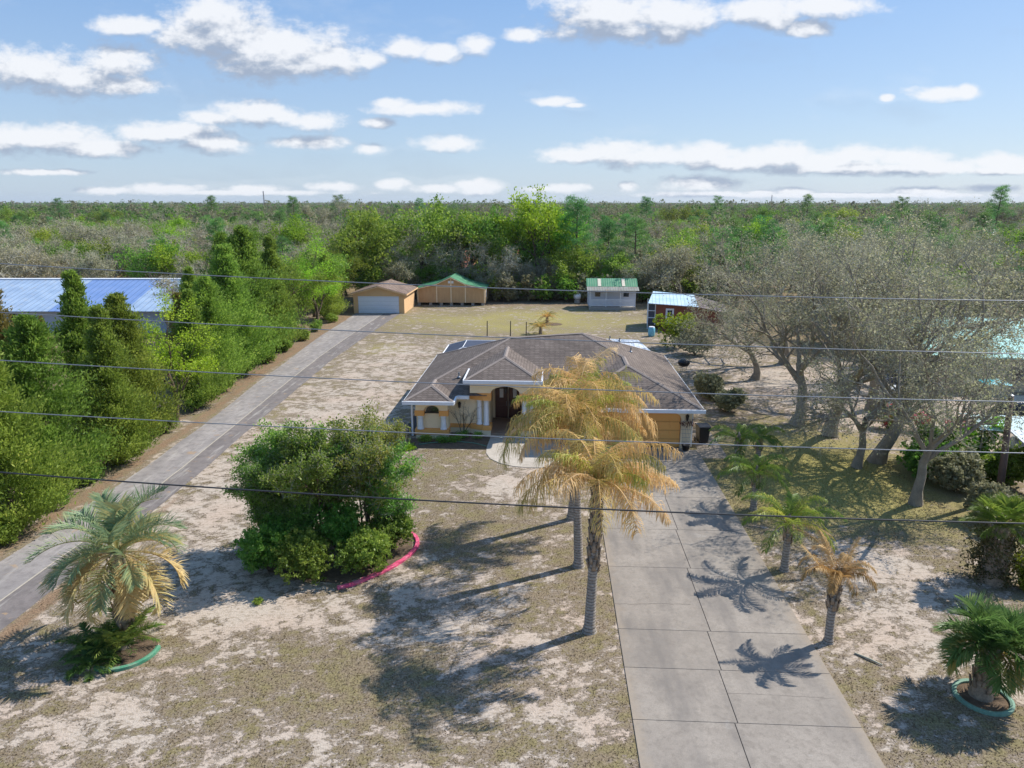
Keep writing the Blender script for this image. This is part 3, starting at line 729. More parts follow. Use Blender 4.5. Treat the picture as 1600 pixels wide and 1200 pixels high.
# ------------------------------------------------------------------ tan barn shed with green roof
M['greenroof'] = metal_roof('green_metal_roof', C(70, 136, 98), C(92, 152, 112), .3, 0, .55)
M['greenroofy'] = metal_roof('green_metal_roof_side', C(58, 118, 84), C(80, 142, 104), .35, 1, .55)
M['tanboard'] = plank_mat('tan_board_siding', C(206, 168, 122), C(190, 150, 106), .2, 0, .72)
M['creamtrim'] = pm('cream_trim', C(236, 214, 176), .7)
s = thing('barn_shed', 'tan plank shed with cream battens and a stepped green metal roof, raised on blocks', 'shed', (-13.6, 98, 0))
prof = [(-4.7, .38), (4.7, .38), (4.7, 2.35), (2.0, 2.95), (0, 3.85), (-2.0, 2.95), (-4.7, 2.35)]
d = MB(); d.front(prof, 0, 5.4); d.build('wall', M['tanboard'], s)
for bx in [(x - .07, x + .07, -.05, -.002, z0, z1) for x, z0, z1 in ((-4.65, .38, 2.36), (-2.0, .38, 2.9), (0, .38, 3.75), (2.0, .38, 2.9), (4.65, .38, 2.36))] + [(-1.92, -.08, -.04, -.003, 2.5, 2.6), (.08, 1.92, -.04, -.003, 2.5, 2.6)] + [(4.702, 4.75, y, y + .14, .3, 2.3) for y in (0.1, 2.6, 5.2)]:
    d = MB(); d.box(*bx); d.build('batten', M['creamtrim'], s)
d = MB(); gable_roof_shell(d, [(-4.95, 2.32), (-2.05, 2.97), (0, 3.92), (2.05, 2.97), (4.95, 2.32)], -.3, 5.7, -.07); d.build('roof', M['greenroofy'], s)
d = MB(); gable_roof_shell(d, [(-5.0, 2.31), (-2.05, 2.98), (0, 3.93), (2.05, 2.98), (5.0, 2.31)], -.36, -.302, .12); d.build('barge_board', M['creamtrim'], s)
d = MB(); d.box(-.38, -.08, -.06, -.042, 3.05, 3.4); d.box(.08, .38, -.06, -.042, 3.05, 3.4); d.build('gable_vent', M['trimwhite'], s)
M['block'] = pm('concrete_block', C(160, 154, 146), .9)
for x in (-4.5, -2.9, -1.4, 0, 1.5, 3.0, 4.4):
    d = MB(); d.box(x - .2, x + .2, .1, .5, 0, .379); d.build('foundation_block', M['block'], s)
d = MB(); d.box(4.702, 4.74, 1.2, 2.2, 1.0, 1.9); d.build('window', M['trimwhite'], s)

# ------------------------------------------------------------------ white shed with porch
M['whiteboard'] = plank_mat('white_lap_siding', C(214, 218, 228), C(200, 206, 218), .16, 2, .8)
M['oldmetal'] = metal_roof('weathered_porch_metal', C(150, 150, 140), C(120, 116, 108), .35, 0, .6, C(176, 150, 120))
s = thing('white_shed', 'small white shed with railed porch and green metal roof with two pale patches', 'shed', (8.5, 94.6, 0))
d = MB(); d.box(-3.2, 3.0, 1.3, 4.6, .35, 2.75); d.build('wall', M['whiteboard'], s)
d = MB(); d.box(-3.2, 3.0, .02, 1.298, .3, .42); d.box(-3.2, 3.0, 0, .06, .0, .3); d.box(2.94, 3.0, .06, 4.6, 0, .34); d.build('porch_floor', M['block'], s)
d = MB(); gable_roof_shell(d, [], 0, 0) if False else None
d.side([(1.0, 3.02), (2.6, 3.95), (4.9, 2.9), (4.9, 2.83), (2.6, 3.87), (1.0, 2.95)], -3.5, 3.3); d.build('roof', M['greenroof'], s)
d = MB(); d.side([(-.25, 2.62), (.998, 3.0), (.998, 2.94), (-.25, 2.56)], -3.5, 3.35); d.build('porch_roof', M['oldmetal'], s)
M['skylight'] = pm('pale_roof_sheet', C(226, 214, 190), .6)
for x in (-2.0, 1.2):
    d = MB(); d.side([(1.02, 3.05), (2.45, 3.885), (2.45, 3.915), (1.02, 3.08)], x, x + .42); d.build('roof_patch', M['skylight'], s)
for x in (-3.1, -1.0, .9, 2.85):
    d = MB(); d.box(x, x + .09, .03, .12, .42, 2.6); d.build('porch_post', M['trimwhite'], s)
d = MB(); d.box(-3.0, 2.8, .05, .1, 1.35, 1.42); d.box(-3.0, 2.8, .05, .1, .55, .62)
for x in np.arange(-2.9, 2.8, .16): d.box(x, x + .06, .055, .095, .62, 1.35)
d.build('railing', M['trimwhite'], s)
for x in (-2.35, 1.45):
    d = MB(); d.box(x, x + .7, 1.24, 1.298, 1.65, 2.3); d.build('window', M['glass'], s)

# ------------------------------------------------------------------ red-brown shed with screened end
M['redboard'] = plank_mat('red_brown_boards', C(142, 84, 64), C(124, 70, 54), .25, 0, .7)
M['bluemetal'] = metal_roof('pale_blue_metal_roof', C(176, 206, 226), C(206, 222, 232), .4, 0, .35, C(214, 220, 214))
M['darkroof'] = metal_roof('dark_purple_metal', C(92, 78, 84), C(120, 100, 100), .4, 0, .5)
s = thing('red_shed', 'red brown board shed with pale blue metal roof, white door and screened end', 'shed', (12.0, 80.2, 0), R(-7))
d = MB(); d.front([(0, .55), (7.4, .55), (7.4, 2.2), (4.6, 2.65), (0, 3.0)], 0, 4.6); d.build('wall', M['redboard'], s)
d = MB(); d.add([(-.9,-.5,3.02), (4.6,-.4,2.72), (4.4,4.2,3.45), (-.3,4.6,3.75)], [(0,1,2,3)]); o = d.build('roof', M['bluemetal'], s); q = o.modifiers.new('t', 'SOLIDIFY'); q.thickness = .07
d = MB(); d.add([(4.62,-.4,2.7), (7.8,-.3,2.1), (7.8,4.2,2.5), (4.42,4.2,3.43)], [(0,1,2,3)]); o = d.build('rear_roof', M['darkroof'], s); q = o.modifiers.new('t', 'SOLIDIFY'); q.thickness = .07
d = MB(); d.box(1.1, 2.0, -.06, -.002, .6, 2.4); dr = d.build('door', M['trimwhite'], s)
d = MB(); d.box(1.3, 1.8, -.08, -.062, 1.35, 2.2); d.build('door_glass', M['glass'], dr)
d = MB(); d.box(1.54, 1.56, -.095, -.082, 1.35, 2.2); d.box(1.3, 1.8, -.095, -.082, 1.62, 1.65); d.box(1.3, 1.8, -.095, -.082, 1.91, 1.94); d.build('glazing_bar', M['trimwhite'], dr)
d = MB(); d.box(-.8, -.04, .05, 4.2, .5, .55); d.box(-.82, -.8, .05, 4.2, .55, 2.8); d.box(-.8, -.04, .03, .05, .55, 2.8); d.build('screen_wall', M['screen'], s)
d = MB()
for a, b in (((-.85,0,0),(-.85,0,3.0)), ((-.05,0,.5),(-.05,0,3.0)), ((-.85,0,1.3),(-.05,0,1.3)), ((-.85,0,2.1),(-.05,0,2.1)), ((-.85,0,.55),(-.85,4.2,.55)), ((-.85,0,1.6),(-.85,4.2,1.6)), ((-.85,2.1,0),(-.85,2.1,2.9)), ((-.85,4.2,0),(-.85,4.2,2.9))): d.tube([a, b], .05, 4)
d.build('white_frame', M['trimwhite'], s)
d = MB()
for i in range(5): d.box(.9, 2.0, -1.6 + i * .3, -1.3 + i * .3, i * .11, i * .11 + .1)
for x in (.85, 2.05):
    d.tube([(x, -1.6, 0), (x, -.05, .55)], .05, 4); d.tube([(x, -1.6, .9), (x, -.05, 1.5)], .04, 4)
    for i in range(6): d.tube([(x, -1.6 + i * .3, i * .1), (x, -1.6 + i * .3, .92 + i * .115)], .025, 4)
d.build('stairs', pm('red_deck_wood', C(122, 60, 44), .8), s)
M['bluebarrel'] = pm('pale_blue_plastic', C(120, 190, 214), .4)
bb = thing('water_barrel', 'pale blue plastic barrel on the lawn in front of the red shed stairs', 'barrel', (11.0, 75.8, 0))
d = MB(); d.lathe([(.3, 0), (.36, .15), (.38, .5), (.36, .9), (.3, 1.0)], 0, 0, 16); d.build('body', M['bluebarrel'], bb, smooth=True)
d = MB(); d.lathe([(.31, 1.001), (.31, 1.05), (.1, 1.06)], 0, 0, 16); d.build('lid', M['trimwhite'], bb)
# white tank on a pedestal by the woods
wtk = thing('well_tank', 'small round white tank on a stand left of the white shed', 'tank', (4.0, 101.5, 0))
d = MB(); d.lathe([(.25, .5), (.48, .65), (.55, .95), (.48, 1.25), (.2, 1.42)], 0, 0, 16); d.build('tank', M['trimwhite'], wtk, smooth=True)
d = MB(); d.lathe([(.42, 0), (.4, .45), (.3, .499)], 0, 0, 12); d.build('pedestal', M['block'], wtk)

# ------------------------------------------------------------------ neighbours
M['bluewhite'] = metal_roof('pale_blue_ribbed_roof', C(146, 166, 190), C(166, 186, 208), .7, 0, .4, C(176, 168, 156))
M['bluerib'] = metal_roof('blue_ribbed_roof', C(110, 138, 186), C(126, 150, 194), .7, 0, .35)
M['palewall'] = pm('pale_house_wall', C(176, 186, 200), .8)
s = thing('blue_roof_house', 'long low house with pale blue ribbed metal roof behind the cedars on the left', 'house', (-52, 74, 0), R(3))
d = MB(); d.box(-17.5, 17.5, 0.6, 18, 0, 2.5); d.build('wall', M['palewall'], s)
for x0, x1, mt in ((-18, -2.2, 'bluewhite'), (-2.2, 6.0, 'bluerib'), (6.0, 18, 'bluewhite')):
    d = MB(); d.side([(-.2, 2.5), (9.3, 5.0), (18.5, 2.5), (18.5, 2.44), (9.3, 4.93), (-.2, 2.44)], x0 + .01, x1); d.build('roof', M[mt], s)
for x in (-12, -7, 3.2, 4.4, 10):
    d = MB(); d.box(x, x + .8, .54, .598, 1.1, 2.1); d.build('window', M['glass'], s)
d = MB(); d.box(-18, 18, 8.95, 9.75, 4.93, 5.05) ; d.build('ridge_cap', M['trimwhite'], s)

M['teal'] = metal_roof('teal_metal_roof', C(150, 208, 196), C(170, 220, 208), .5, 0, .4, C(150, 170, 170))
s = thing('teal_roof_building', 'long building with pale teal metal roof behind the oaks on the right', 'building', (37, 53.5, 0), R(-4))
d = MB(); d.box(-7.5, 9, .4, 9.0, 0, 2.6); d.build('wall', pm('beige_block_wall', C(190, 176, 150), .9), s)
d = MB(); d.side([(-.1, 2.72), (9.4, 4.3), (9.4, 4.22), (-.1, 2.62)], -8, 9.5); d.build('roof', M['teal'], s)
for x in (-6, -2, 3): 
    d = MB(); d.box(x, x + 1.2, .34, .398, .9, 2.0); d.build('window', M['glass'], s)
s = thing('white_roof_carport', 'open carport with flat white metal roof by the utility pole on the right', 'carport', (26.0, 32.2, 0), R(-12))
d = MB(); d.side([(-2.6, 2.5), (3.0, 2.75), (3.0, 2.69), (-2.6, 2.44)], -3.2, 5); d.build('roof', M['wmetal'], s)
for x, y in ((-3, -2.4), (-3, 2.8), (4.8, -2.4), (4.8, 2.8)):
    d = MB(); d.box(x - .06, x + .06, y - .06, y + .06, 0, 2.45); d.build('post', M['trimwhite'], s)
s = thing('pale_canopy', 'low pale blue tarpaulin canopy between the white carport and the black car', 'canopy', (27.5, 39.5, 0), R(-8))
M['tarp'] = pm('pale_blue_tarp', C(176, 208, 214), .6, .15, 1.2)
d = MB(); d.side([(-1.6, 1.9), (0, 2.3), (1.6, 1.9), (1.6, 1.86), (0, 2.26), (-1.6, 1.86)], -3.6, 3.6); d.build('canopy_top', M['tarp'], s)
for x, y in ((-3.4, -1.5), (-3.4, 1.5), (3.4, -1.5), (3.4, 1.5)):
    d = MB(); d.tube([(x, y, 0), (x, y, 1.9)], .04, 6); d.build('post', M['grey'], s)
s = thing('turquoise_kiosk', 'small bright turquoise canopy table on pale ground before the teal roofed building', 'canopy', (32.6, 52.0, 0))
M['turq'] = pm('turquoise_fabric', C(60, 190, 200), .6)
d = MB(); d.add([(-.9,-.8,1.2), (.9,-.8,1.2), (.9,.8,1.2), (-.9,.8,1.2), (0,0,1.55)], [(0,1,4), (1,2,4), (2,3,4), (3,0,4), (3,2,1,0)]); d.build('canopy_top', M['turq'], s)
for x, y in ((-.8,-.7), (.8,-.7), (.8,.7), (-.8,.7)):
    d = MB(); d.tube([(x, y, 0), (x, y, 1.2)], .03, 6); d.build('leg', M['grey'], s)
# two houses glimpsed through the woods
s = thing('red_roof_house', 'house with salmon red roof glimpsed through the trees above the barn shed', 'house', (-9.5, 117, 0))
d = MB(); d.box(-5, 4, 0, 8, 0, 3.6); d.build('wall', M['palewall'], s)
d = MB(); d.side([(-.5, 3.6), (4, 6.2), (8.5, 3.6), (8.5, 3.5), (4, 6.1), (-.5, 3.5)], -5.5, 4.5); d.build('roof', metal_roof('salmon_roof', C(214, 120, 92), C(226, 140, 112), .4, 0, .5), s)
s = thing('white_metal_house', 'white metal sided building glimpsed through the woods left of the lime green tree', 'house', (-4.0, 114, 0))
d = MB(); d.box(-3, 3, 0, 8, 0, 3.4); d.build('wall', plank_mat('white_metal_siding', C(206, 218, 230), C(190, 204, 220), .4, 0, .8), s)
d = MB(); d.side([(-.4, 3.42), (4, 5.4), (8.4, 3.42), (8.4, 3.34), (4, 5.3), (-.4, 3.34)], -3.4, 3.4); d.build('roof', M['wmetal'], s)
# far pale roofs
for i, (x, y, rz) in enumerate(((130, 222, .2), (-190, 330, .1), (235, 300, -.3))):
    s = thing('distant_house', ['tiny pale roofed house far off among the grey trees at right', 'tiny pale roofed house far off among the trees at left', 'tiny pale roof at the far right edge of the woods'][i], 'house', (x, y, 0), rz); s.scale = (.6, .6, .8)
    d = MB(); d.box(-7, 7, -4, 4, 0, 4.5); d.build('wall', M['palewall'], s)
    d = MB(); d.side([(-4.6, 4.4), (0, 7.6), (4.6, 4.4), (4.6, 4.3), (0, 7.5), (-4.6, 4.3)], -7.5, 7.5); d.build('roof', M['wmetal'], s)
# radio masts on the horizon
for x, y, h, lb in ((-477, 1200, 31, 'thin lattice radio mast on the horizon, left half of the view'), (444, 1500, 27, 'thin lattice radio mast on the horizon, right half of the view')):
    d = MB(); w = .9
    for sx, sy in ((1, 1), (-1, 1), (-1, -1), (1, -1)): d.tube([(x + sx * w, y + sy * w, 0), (x + sx * w * .5, y + sy * w * .5, h)], .22, 4)
    for k in range(16):
        z = h * k / 16; z2 = h * (k + 1) / 16; sg = 1 if k % 2 else -1; d.tube([(x - sg * w * .8, y - w * .8, z), (x + sg * w * .8, y - w * .8, z2)], .15, 4)
    tag(d.build('radio_mast', M['grey']), lb, 'mast', 'radio masts on the horizon')

# ------------------------------------------------------------------ cars
def car(name, label, loc, rz, paint, suv=False):
    c = thing(name, label, 'car', loc, rz)
    hr = 1.75 if suv else 1.42
    body = [(-2.25, .35), (2.2, .35), (2.28, .62), (2.15, .85), (1.2, .98), (-1.75, 1.0), (-2.22, .92), (-2.3, .6)]
    d = MB(); d.add([], []);  d.front(body, -.88, .88); d.build('body', paint, c, bevel=.06)
    cab = [(-1.7 if not suv else -2.1, 1.0), (-1.2 if not suv else -1.95, hr), (.25, hr), (1.05, .98)]
    d = MB(); d.front(cab, -.76, .76); d.build('window', M['glass'], c, bevel=.08)
    d = MB(); d.box(-1.25 if not suv else -1.98, .3, -.7, .7, hr - .01, hr + .035); d.build('roof', paint, c, bevel=.02)
    for x in (-1.4, 1.4):
        for y in (-.8, .8):
            d = MB(); d.tube([(x, y - .11, .33), (x, y + .11, .33)], .33, 18); w = d.build('wheel', M['black'], c)
            d = MB(); d.tube([(x, y - .12 if y < 0 else y + .112, .33), (x, y - .112 if y < 0 else y + .12, .33)], .19, 12); d.build('rim', M['grey'], w)
    for y in (-.65, .65):
        d = MB(); d.box(2.2, 2.3, y - .16, y + .16, .64, .78); d.build('headlight', M['trimwhite'], c)
    return c
P = lambda n, c: pm(n, c, .25, .03, bmp=0)
car('parked_car', 'black suv parked on pale ground behind the utility pole', (31.2, 45.6, 0), R(8), P('black_car_paint', C(24, 26, 30)), True)
car('parked_car', 'silver car parked in front of the black suv by the tarpaulin canopy', (30.6, 42.4, 0), R(5), P('silver_car_paint', C(170, 178, 190)))
car('parked_car', 'white car half hidden behind the big oak trunks on the pale ground', (24.6, 49.5, 0), R(60), P('white_car_paint', C(214, 216, 220)))
car('parked_car', 'dark blue car parked beside the teal roofed building', (27.5, 55.5, 0), R(20), P('blue_car_paint', C(40, 52, 80)))

# ------------------------------------------------------------------ utility pole and the overhead lines
M['polewood'] = pm('weathered_pole_wood', C(112, 92, 84), .9, .25, 2, 30)
up = thing('utility_pole', 'weathered leaning wooden pole on the right beside the dark bushes', 'utility pole', (21.9, 33.2, 0))
d = MB(); d.tube([(0, 0, 0), (-.1, 0, 2.5), (-.28, 0, 5.2)], [.17, .15, .12], 12); d.build('pole', M['polewood'], up, smooth=True)
d = MB(); d.lathe([(.125, 5.19), (.13, 5.24), (.02, 5.3)], -.28, 0, 10); d.build('cap', M['grey'], up)
M['wire'] = pm('aluminium_wire', C(134, 138, 144), .4, .05, bmp=0, metal=.2)
M['cable'] = pm('black_cable', C(44, 46, 50), .6, .05, bmp=0)
WY = 12.0
def wire_pt(x, y):
    dx, dy, dz = ray(x, y); t = WY / dy; return dx * t, H + dz * t
for i, (yl, ym, yr, r, lb) in enumerate(((412, 451, 470, .0085, 'uppermost pale overhead wire crossing the whole view'), (488, 528, 553, .0085, 'second pale overhead wire from the top'),
        (563, 604, 628, .0088, 'pale overhead wire crossing in front of the house roof'), (643, 683, 708, .009, 'lowest of the pale overhead wires, crossing at the garage door'), (738, 789, 818, .0145, 'thick dark overhead cable, lowest of all the lines'))):
    A = wire_pt(0, yl); B = wire_pt(800, ym); Cc = wire_pt(1600, yr)
    co = np.polyfit([A[0], B[0], Cc[0]], [A[1], B[1], Cc[1]], 2)
    co[0] = max(0.0003, min(co[0], .0025))
    co1 = (Cc[1] - A[1] - co[0] * (Cc[0] ** 2 - A[0] ** 2)) / (Cc[0] - A[0]); c0 = A[1] - co[0] * A[0] ** 2 - co1 * A[0]
    d = MB(); d.tube([(x, WY, co[0] * x * x + co1 * x + c0) for x in np.linspace(-38, 38, 77)], r, 6)
    tag(d.build('overhead_wire', M['cable'] if i == 4 else M['wire'], smooth=True), lb, 'overhead wire', 'overhead wires across the view')
#PART3
# ------------------------------------------------------------------ vegetation: materials
M['barkgrey'] = pm('grey_oak_bark', C(146, 136, 120), .95, .3, 1.5, 14, bmp=.8)
M['barkbrown'] = pm('brown_bark', C(96, 80, 66), .95, .3, 2, 14, bmp=.8)
M['twig'] = pm('pale_grey_twigs', C(184, 178, 156), .95, .25, .6, 6, bmp=0)
M['oakleaf'] = leafmat('grey_green_oak_leaves', [(0, C(110, 112, 76)), (.45, C(148, 147, 111)), (.8, C(178, 175, 143)), (1, C(196, 188, 156))], .5, .55, .12)
M['bareleaf'] = leafmat('sparse_grey_brown_leaves', [(0, C(120, 118, 80)), (.5, C(156, 150, 110)), (1, C(186, 178, 142))], .45)
M['greenleaf'] = leafmat('fresh_green_leaves', [(0, C(84, 114, 38)), (.5, C(128, 156, 56)), (1, C(172, 190, 80))], .5)
M['limeleaf'] = leafmat('lime_green_spring_leaves', [(0, C(104, 142, 34)), (.5, C(138, 180, 46)), (1, C(176, 206, 72))], .5)
M['cedar'] = leafmat('cedar_foliage', [(0, C(84, 106, 42)), (.4, C(124, 148, 58)), (.75, C(158, 178, 76)), (1, C(186, 186, 94))], .55, .6, .2)
M['browncedar'] = leafmat('bronze_cedar_foliage', [(0, C(94, 98, 46)), (.5, C(138, 130, 66)), (1, C(170, 146, 84))], .45, .6, .12)
M['pine'] = leafmat('pine_needles', [(0, C(62, 100, 55)), (.5, C(100, 146, 74)), (1, C(146, 187, 98))], 0.45)
M['shrubleaf'] = leafmat('glossy_shrub_leaves', [(0, C(84, 116, 46)), (.5, C(128, 162, 68)), (.85, C(168, 196, 92)), (1, C(206, 214, 100))], .55, .45)
M['rustleaf'] = leafmat('thin_olive_leaves', [(0, C(98, 114, 46)), (.5, C(140, 152, 66)), (1, C(184, 170, 84))], .5)
M['ivy'] = leafmat('yellow_green_leaves', [(0, C(94, 121, 30)), (.5, C(149, 167, 44)), (1, C(193, 195, 66))], 0.5)
M['greenfrond'] = leafmat('green_palm_leaflets', [(0, C(84, 112, 48)), (.5, C(126, 150, 62)), (1, C(186, 184, 84))], .45, .45, 0)
M['pindofrond'] = leafmat('silver_green_palm_leaflets', [(0, C(95, 120, 71)), (.4, C(146, 170, 131)), (.65, C(192, 185, 125)), (1, C(220, 196, 142))], 0.42, .42, 0)
M['greenpindo'] = leafmat('grey_green_palm_leaflets', [(0, C(92, 124, 60)), (.5, C(136, 164, 96)), (1, C(196, 176, 100))], .45, .42, 0)
M['deadfrond'] = leafmat('dead_palm_leaflets', [(0, C(150, 150, 78)), (.25, C(200, 180, 108)), (.6, C(222, 182, 118)), (1, C(236, 208, 162))], .4, .6, 0)
M['strawfrond'] = leafmat('straw_palm_leaflets', [(0, C(156, 120, 66)), (.5, C(190, 154, 98)), (1, C(214, 186, 138))], .3, .6, 0)
M['palmtrunk'] = pm('ringed_palm_trunk', C(132, 122, 114), .95, .25, 3, 18, bmp=.8)
M['husk'] = pm('brown_palm_husk', C(152, 134, 114), .95, .4, 4, 16, bmp=.9)

def trunkmat():
    m = M['palmtrunk']; t = NT(m.node_tree); b = m.node_tree.nodes['Principled BSDF']
    co = t.n('ShaderNodeTexCoord').outputs['Object']; sp = t.n('ShaderNodeSeparateXYZ'); t.put(sp.inputs[0], co)
    f = t.math('FRACT', t.math('ADD', t.math('MULTIPLY', sp.outputs[2], 9.0), t.math('MULTIPLY', t.noise(co, 3, 3), .6)))
    g = t.mapr(t.math('ABSOLUTE', t.math('SUBTRACT', f, .5)), .3, .5)
    n = t.noise(co, 7, 5, .7)
    c = t.mix(t.mapr(n, .3, .7), C(126, 116, 106), C(182, 172, 160)); c = t.mix(t.math('MULTIPLY', g, .7), c, C(66, 58, 52))
    t.put(b.inputs['Base Color'], c); bump(t, b, t.math('ADD', t.math('MULTIPLY', g, -1), n), .7, .03)
trunkmat()

# ------------------------------------------------------------------ vegetation: generators
def tubes_np(lines, nside=5):
    """lines: list of (pts (n,3), rad (n,)) -> V, F"""
    V = []; Fs = []; o = 0
    ang = np.arange(nside) * 2 * np.pi / nside; ca, sa = np.cos(ang), np.sin(ang)
    for pts, rad in lines:
        n = len(pts)
        t = np.gradient(pts, axis=0); t /= np.linalg.norm(t, axis=1)[:, None] + 1e-9
        up = np.array([0.0, 0, 1]) if abs(t[0][2]) < .9 else np.array([1.0, 0, 0])
        a = np.cross(t, up); a /= np.linalg.norm(a, axis=1)[:, None] + 1e-9; b = np.cross(t, a)
        ring = pts[:, None, :] + rad[:, None, None] * (a[:, None, :] * ca[None, :, None] + b[:, None, :] * sa[None, :, None])
        V.append(ring.reshape(-1, 3))
        i = np.arange(n - 1)[:, None] * nside; k = np.arange(nside)[None, :]; k2 = (k + 1) % nside
        Fs.append(np.stack([i + k, i + k2, i + nside + k2, i + nside + k], -1).reshape(-1, 4) + o)
        o += n * nside
    return np.concatenate(V), np.concatenate(Fs)

def grow(rng, p, d, L, r, lev, maxl, P, lines, tips):
    n = 5 if lev < 2 else 4
    pts = [p]; rad = [r]; d = d / np.linalg.norm(d)
    wob = P['wob']; up = P['up'][min(lev, len(P['up']) - 1)]
    for i in range(n):
        d = d + rng.normal(0, wob, 3) + np.array([0, 0, up]); d /= np.linalg.norm(d)
        p = p + d * L / n; pts.append(p); rad.append(r * (1 - (1 - P['tap']) * (i + 1) / n))
    lines.append((np.array(pts), np.array(rad)))
    if lev >= maxl:
        tips += pts[2:]
        return
    if lev >= maxl - 1: tips += pts[-2:]
    nc = P['nc'][min(lev, len(P['nc']) - 1)]
    for k in range(nc):
        t = P['t0'][min(lev, len(P['t0']) - 1)] + (1 - P['t0'][min(lev, len(P['t0']) - 1)]) * (k + rng.random()) / nc
        j = min(int(t * n), n - 1); f = t * n - j
        q = pts[j] * (1 - f) + pts[j + 1] * f; rr = rad[j] * .62
        ax = rng.normal(0, 1, 3); ax -= d * ax.dot(d); ax /= np.linalg.norm(ax)
        if lev == 0:
            a = 2 * np.pi * (k / nc) + rng.normal(0, .35); ax = np.array([np.cos(a), np.sin(a), 0])
        s = P['spr'][min(lev, len(P['spr']) - 1)] * rng.uniform(.75, 1.25)
        nd = d * np.cos(s) + ax * np.sin(s)
        grow(rng, q, nd, L * P['len'] * rng.uniform(.75, 1.2) if lev else P['L1'] * rng.uniform(.75, 1.2), rr, lev + 1, maxl, P, lines, tips)

def leaf_quads(rng, cen, spread, per, size, asp=.55, up=.35, flat=.75):
    cen = np.asarray(cen); n = len(cen) * per
    c = np.repeat(cen, per, 0) + rng.normal(0, 1, (n, 3)) * spread * np.array([1, 1, flat])
    a = rng.normal(0, 1, (n, 3)); a[:, 2] += up * 0; a /= np.linalg.norm(a, axis=1)[:, None]
    nn = rng.normal(0, 1, (n, 3)) + np.array([0, 0, up * 2]); b = np.cross(nn, a); b /= np.linalg.norm(b, axis=1)[:, None] + 1e-9
    s = size * rng.uniform(.6, 1.35, n)[:, None]
    V = np.stack([c - a * s, c + b * s * asp, c + a * s, c - b * s * asp], 1).reshape(-1, 3)
    t = np.repeat(rng.beta(2, 2, len(cen)), per) * .65 + rng.random(n) * .35
    return V, np.arange(n * 4).reshape(-1, 4), np.repeat(t, 4)

def twig_quads(rng, cen, per, length, width, upb=.3):
    cen = np.asarray(cen); n = len(cen) * per
    c = np.repeat(cen, per, 0) + rng.normal(0, .12, (n, 3)) * length
    a = rng.normal(0, 1, (n, 3)) + np.array([0, 0, upb]); a /= np.linalg.norm(a, axis=1)[:, None]
    b = np.cross(a, rng.normal(0, 1, (n, 3))); b /= np.linalg.norm(b, axis=1)[:, None] + 1e-9
    L = length * rng.uniform(.5, 1.3, n)[:, None]
    m = c + a * L * .5 + rng.normal(0, .1, (n, 3)) * length
    e = c + a * L + rng.normal(0, .16, (n, 3)) * length
    V = np.stack([c - b * width, c + b * width, m + b * width * .7, m - b * width * .7, e + b * width * .3, e - b * width * .3], 1).reshape(-1, 3)
    i = np.arange(n)[:, None] * 6
    Fq = np.concatenate([i + np.array([[0, 1, 2, 3]]), i + np.array([[3, 2, 4, 5]])])
    return V, Fq

def make_tree(name, cat, label, seed, P, leafm, bark, per, size, spread, twigs=0, twl=.6, tww=.012, asp=.5, group=None, crown='crown', multi=1):
    rng = np.random.default_rng(seed)
    root = thing(name, label, cat, (0, 0, 0), 0, group)
    lines = []; tips = []
    for k in range(multi):
        a = 2 * np.pi * k / max(multi, 1) + rng.random()
        base = np.array([np.cos(a), np.sin(a), 0]) * (.25 * (multi > 1)) * P.get('msp', 1)
        d0 = np.array([np.cos(a) * P['lean'], np.sin(a) * P['lean'], 1.0])
        grow(rng, base, d0, P['trunk'], P['r'], 0, P['max'], P, lines, tips)
    lines[0][1][0] *= 1.35
    tips = np.array(tips)
    big = [l for l in lines if l[1][0] > P['r'] * .12]; small = [l for l in lines if l[1][0] <= P['r'] * .12]
    V, Fq = tubes_np(big, 7)
    if small:
        V2, F2 = tubes_np(small, 3); Fq = np.concatenate([Fq, F2 + len(V)]); V = np.concatenate([V, V2])
    V[:, 2] = np.maximum(V[:, 2], -.05)
    npmesh('trunk', V, Fq, bark, root, smooth=True)
    if twigs:
        V, Fq = twig_quads(rng, tips, twigs, twl, tww)
        npmesh('twigs', V, Fq, M['twig'], root)
    V, Fq, t = leaf_quads(rng, tips, spread, per, size, asp)
    V[:, 2] = np.maximum(V[:, 2], .05)
    npmesh(crown, V, Fq, leafm, root, t)
    root['_h'] = float(V[:, 2].max()); root['_n'] = len(Fq)
    h = root['_h']; del root['_h']; del root['_n']
    return root, h

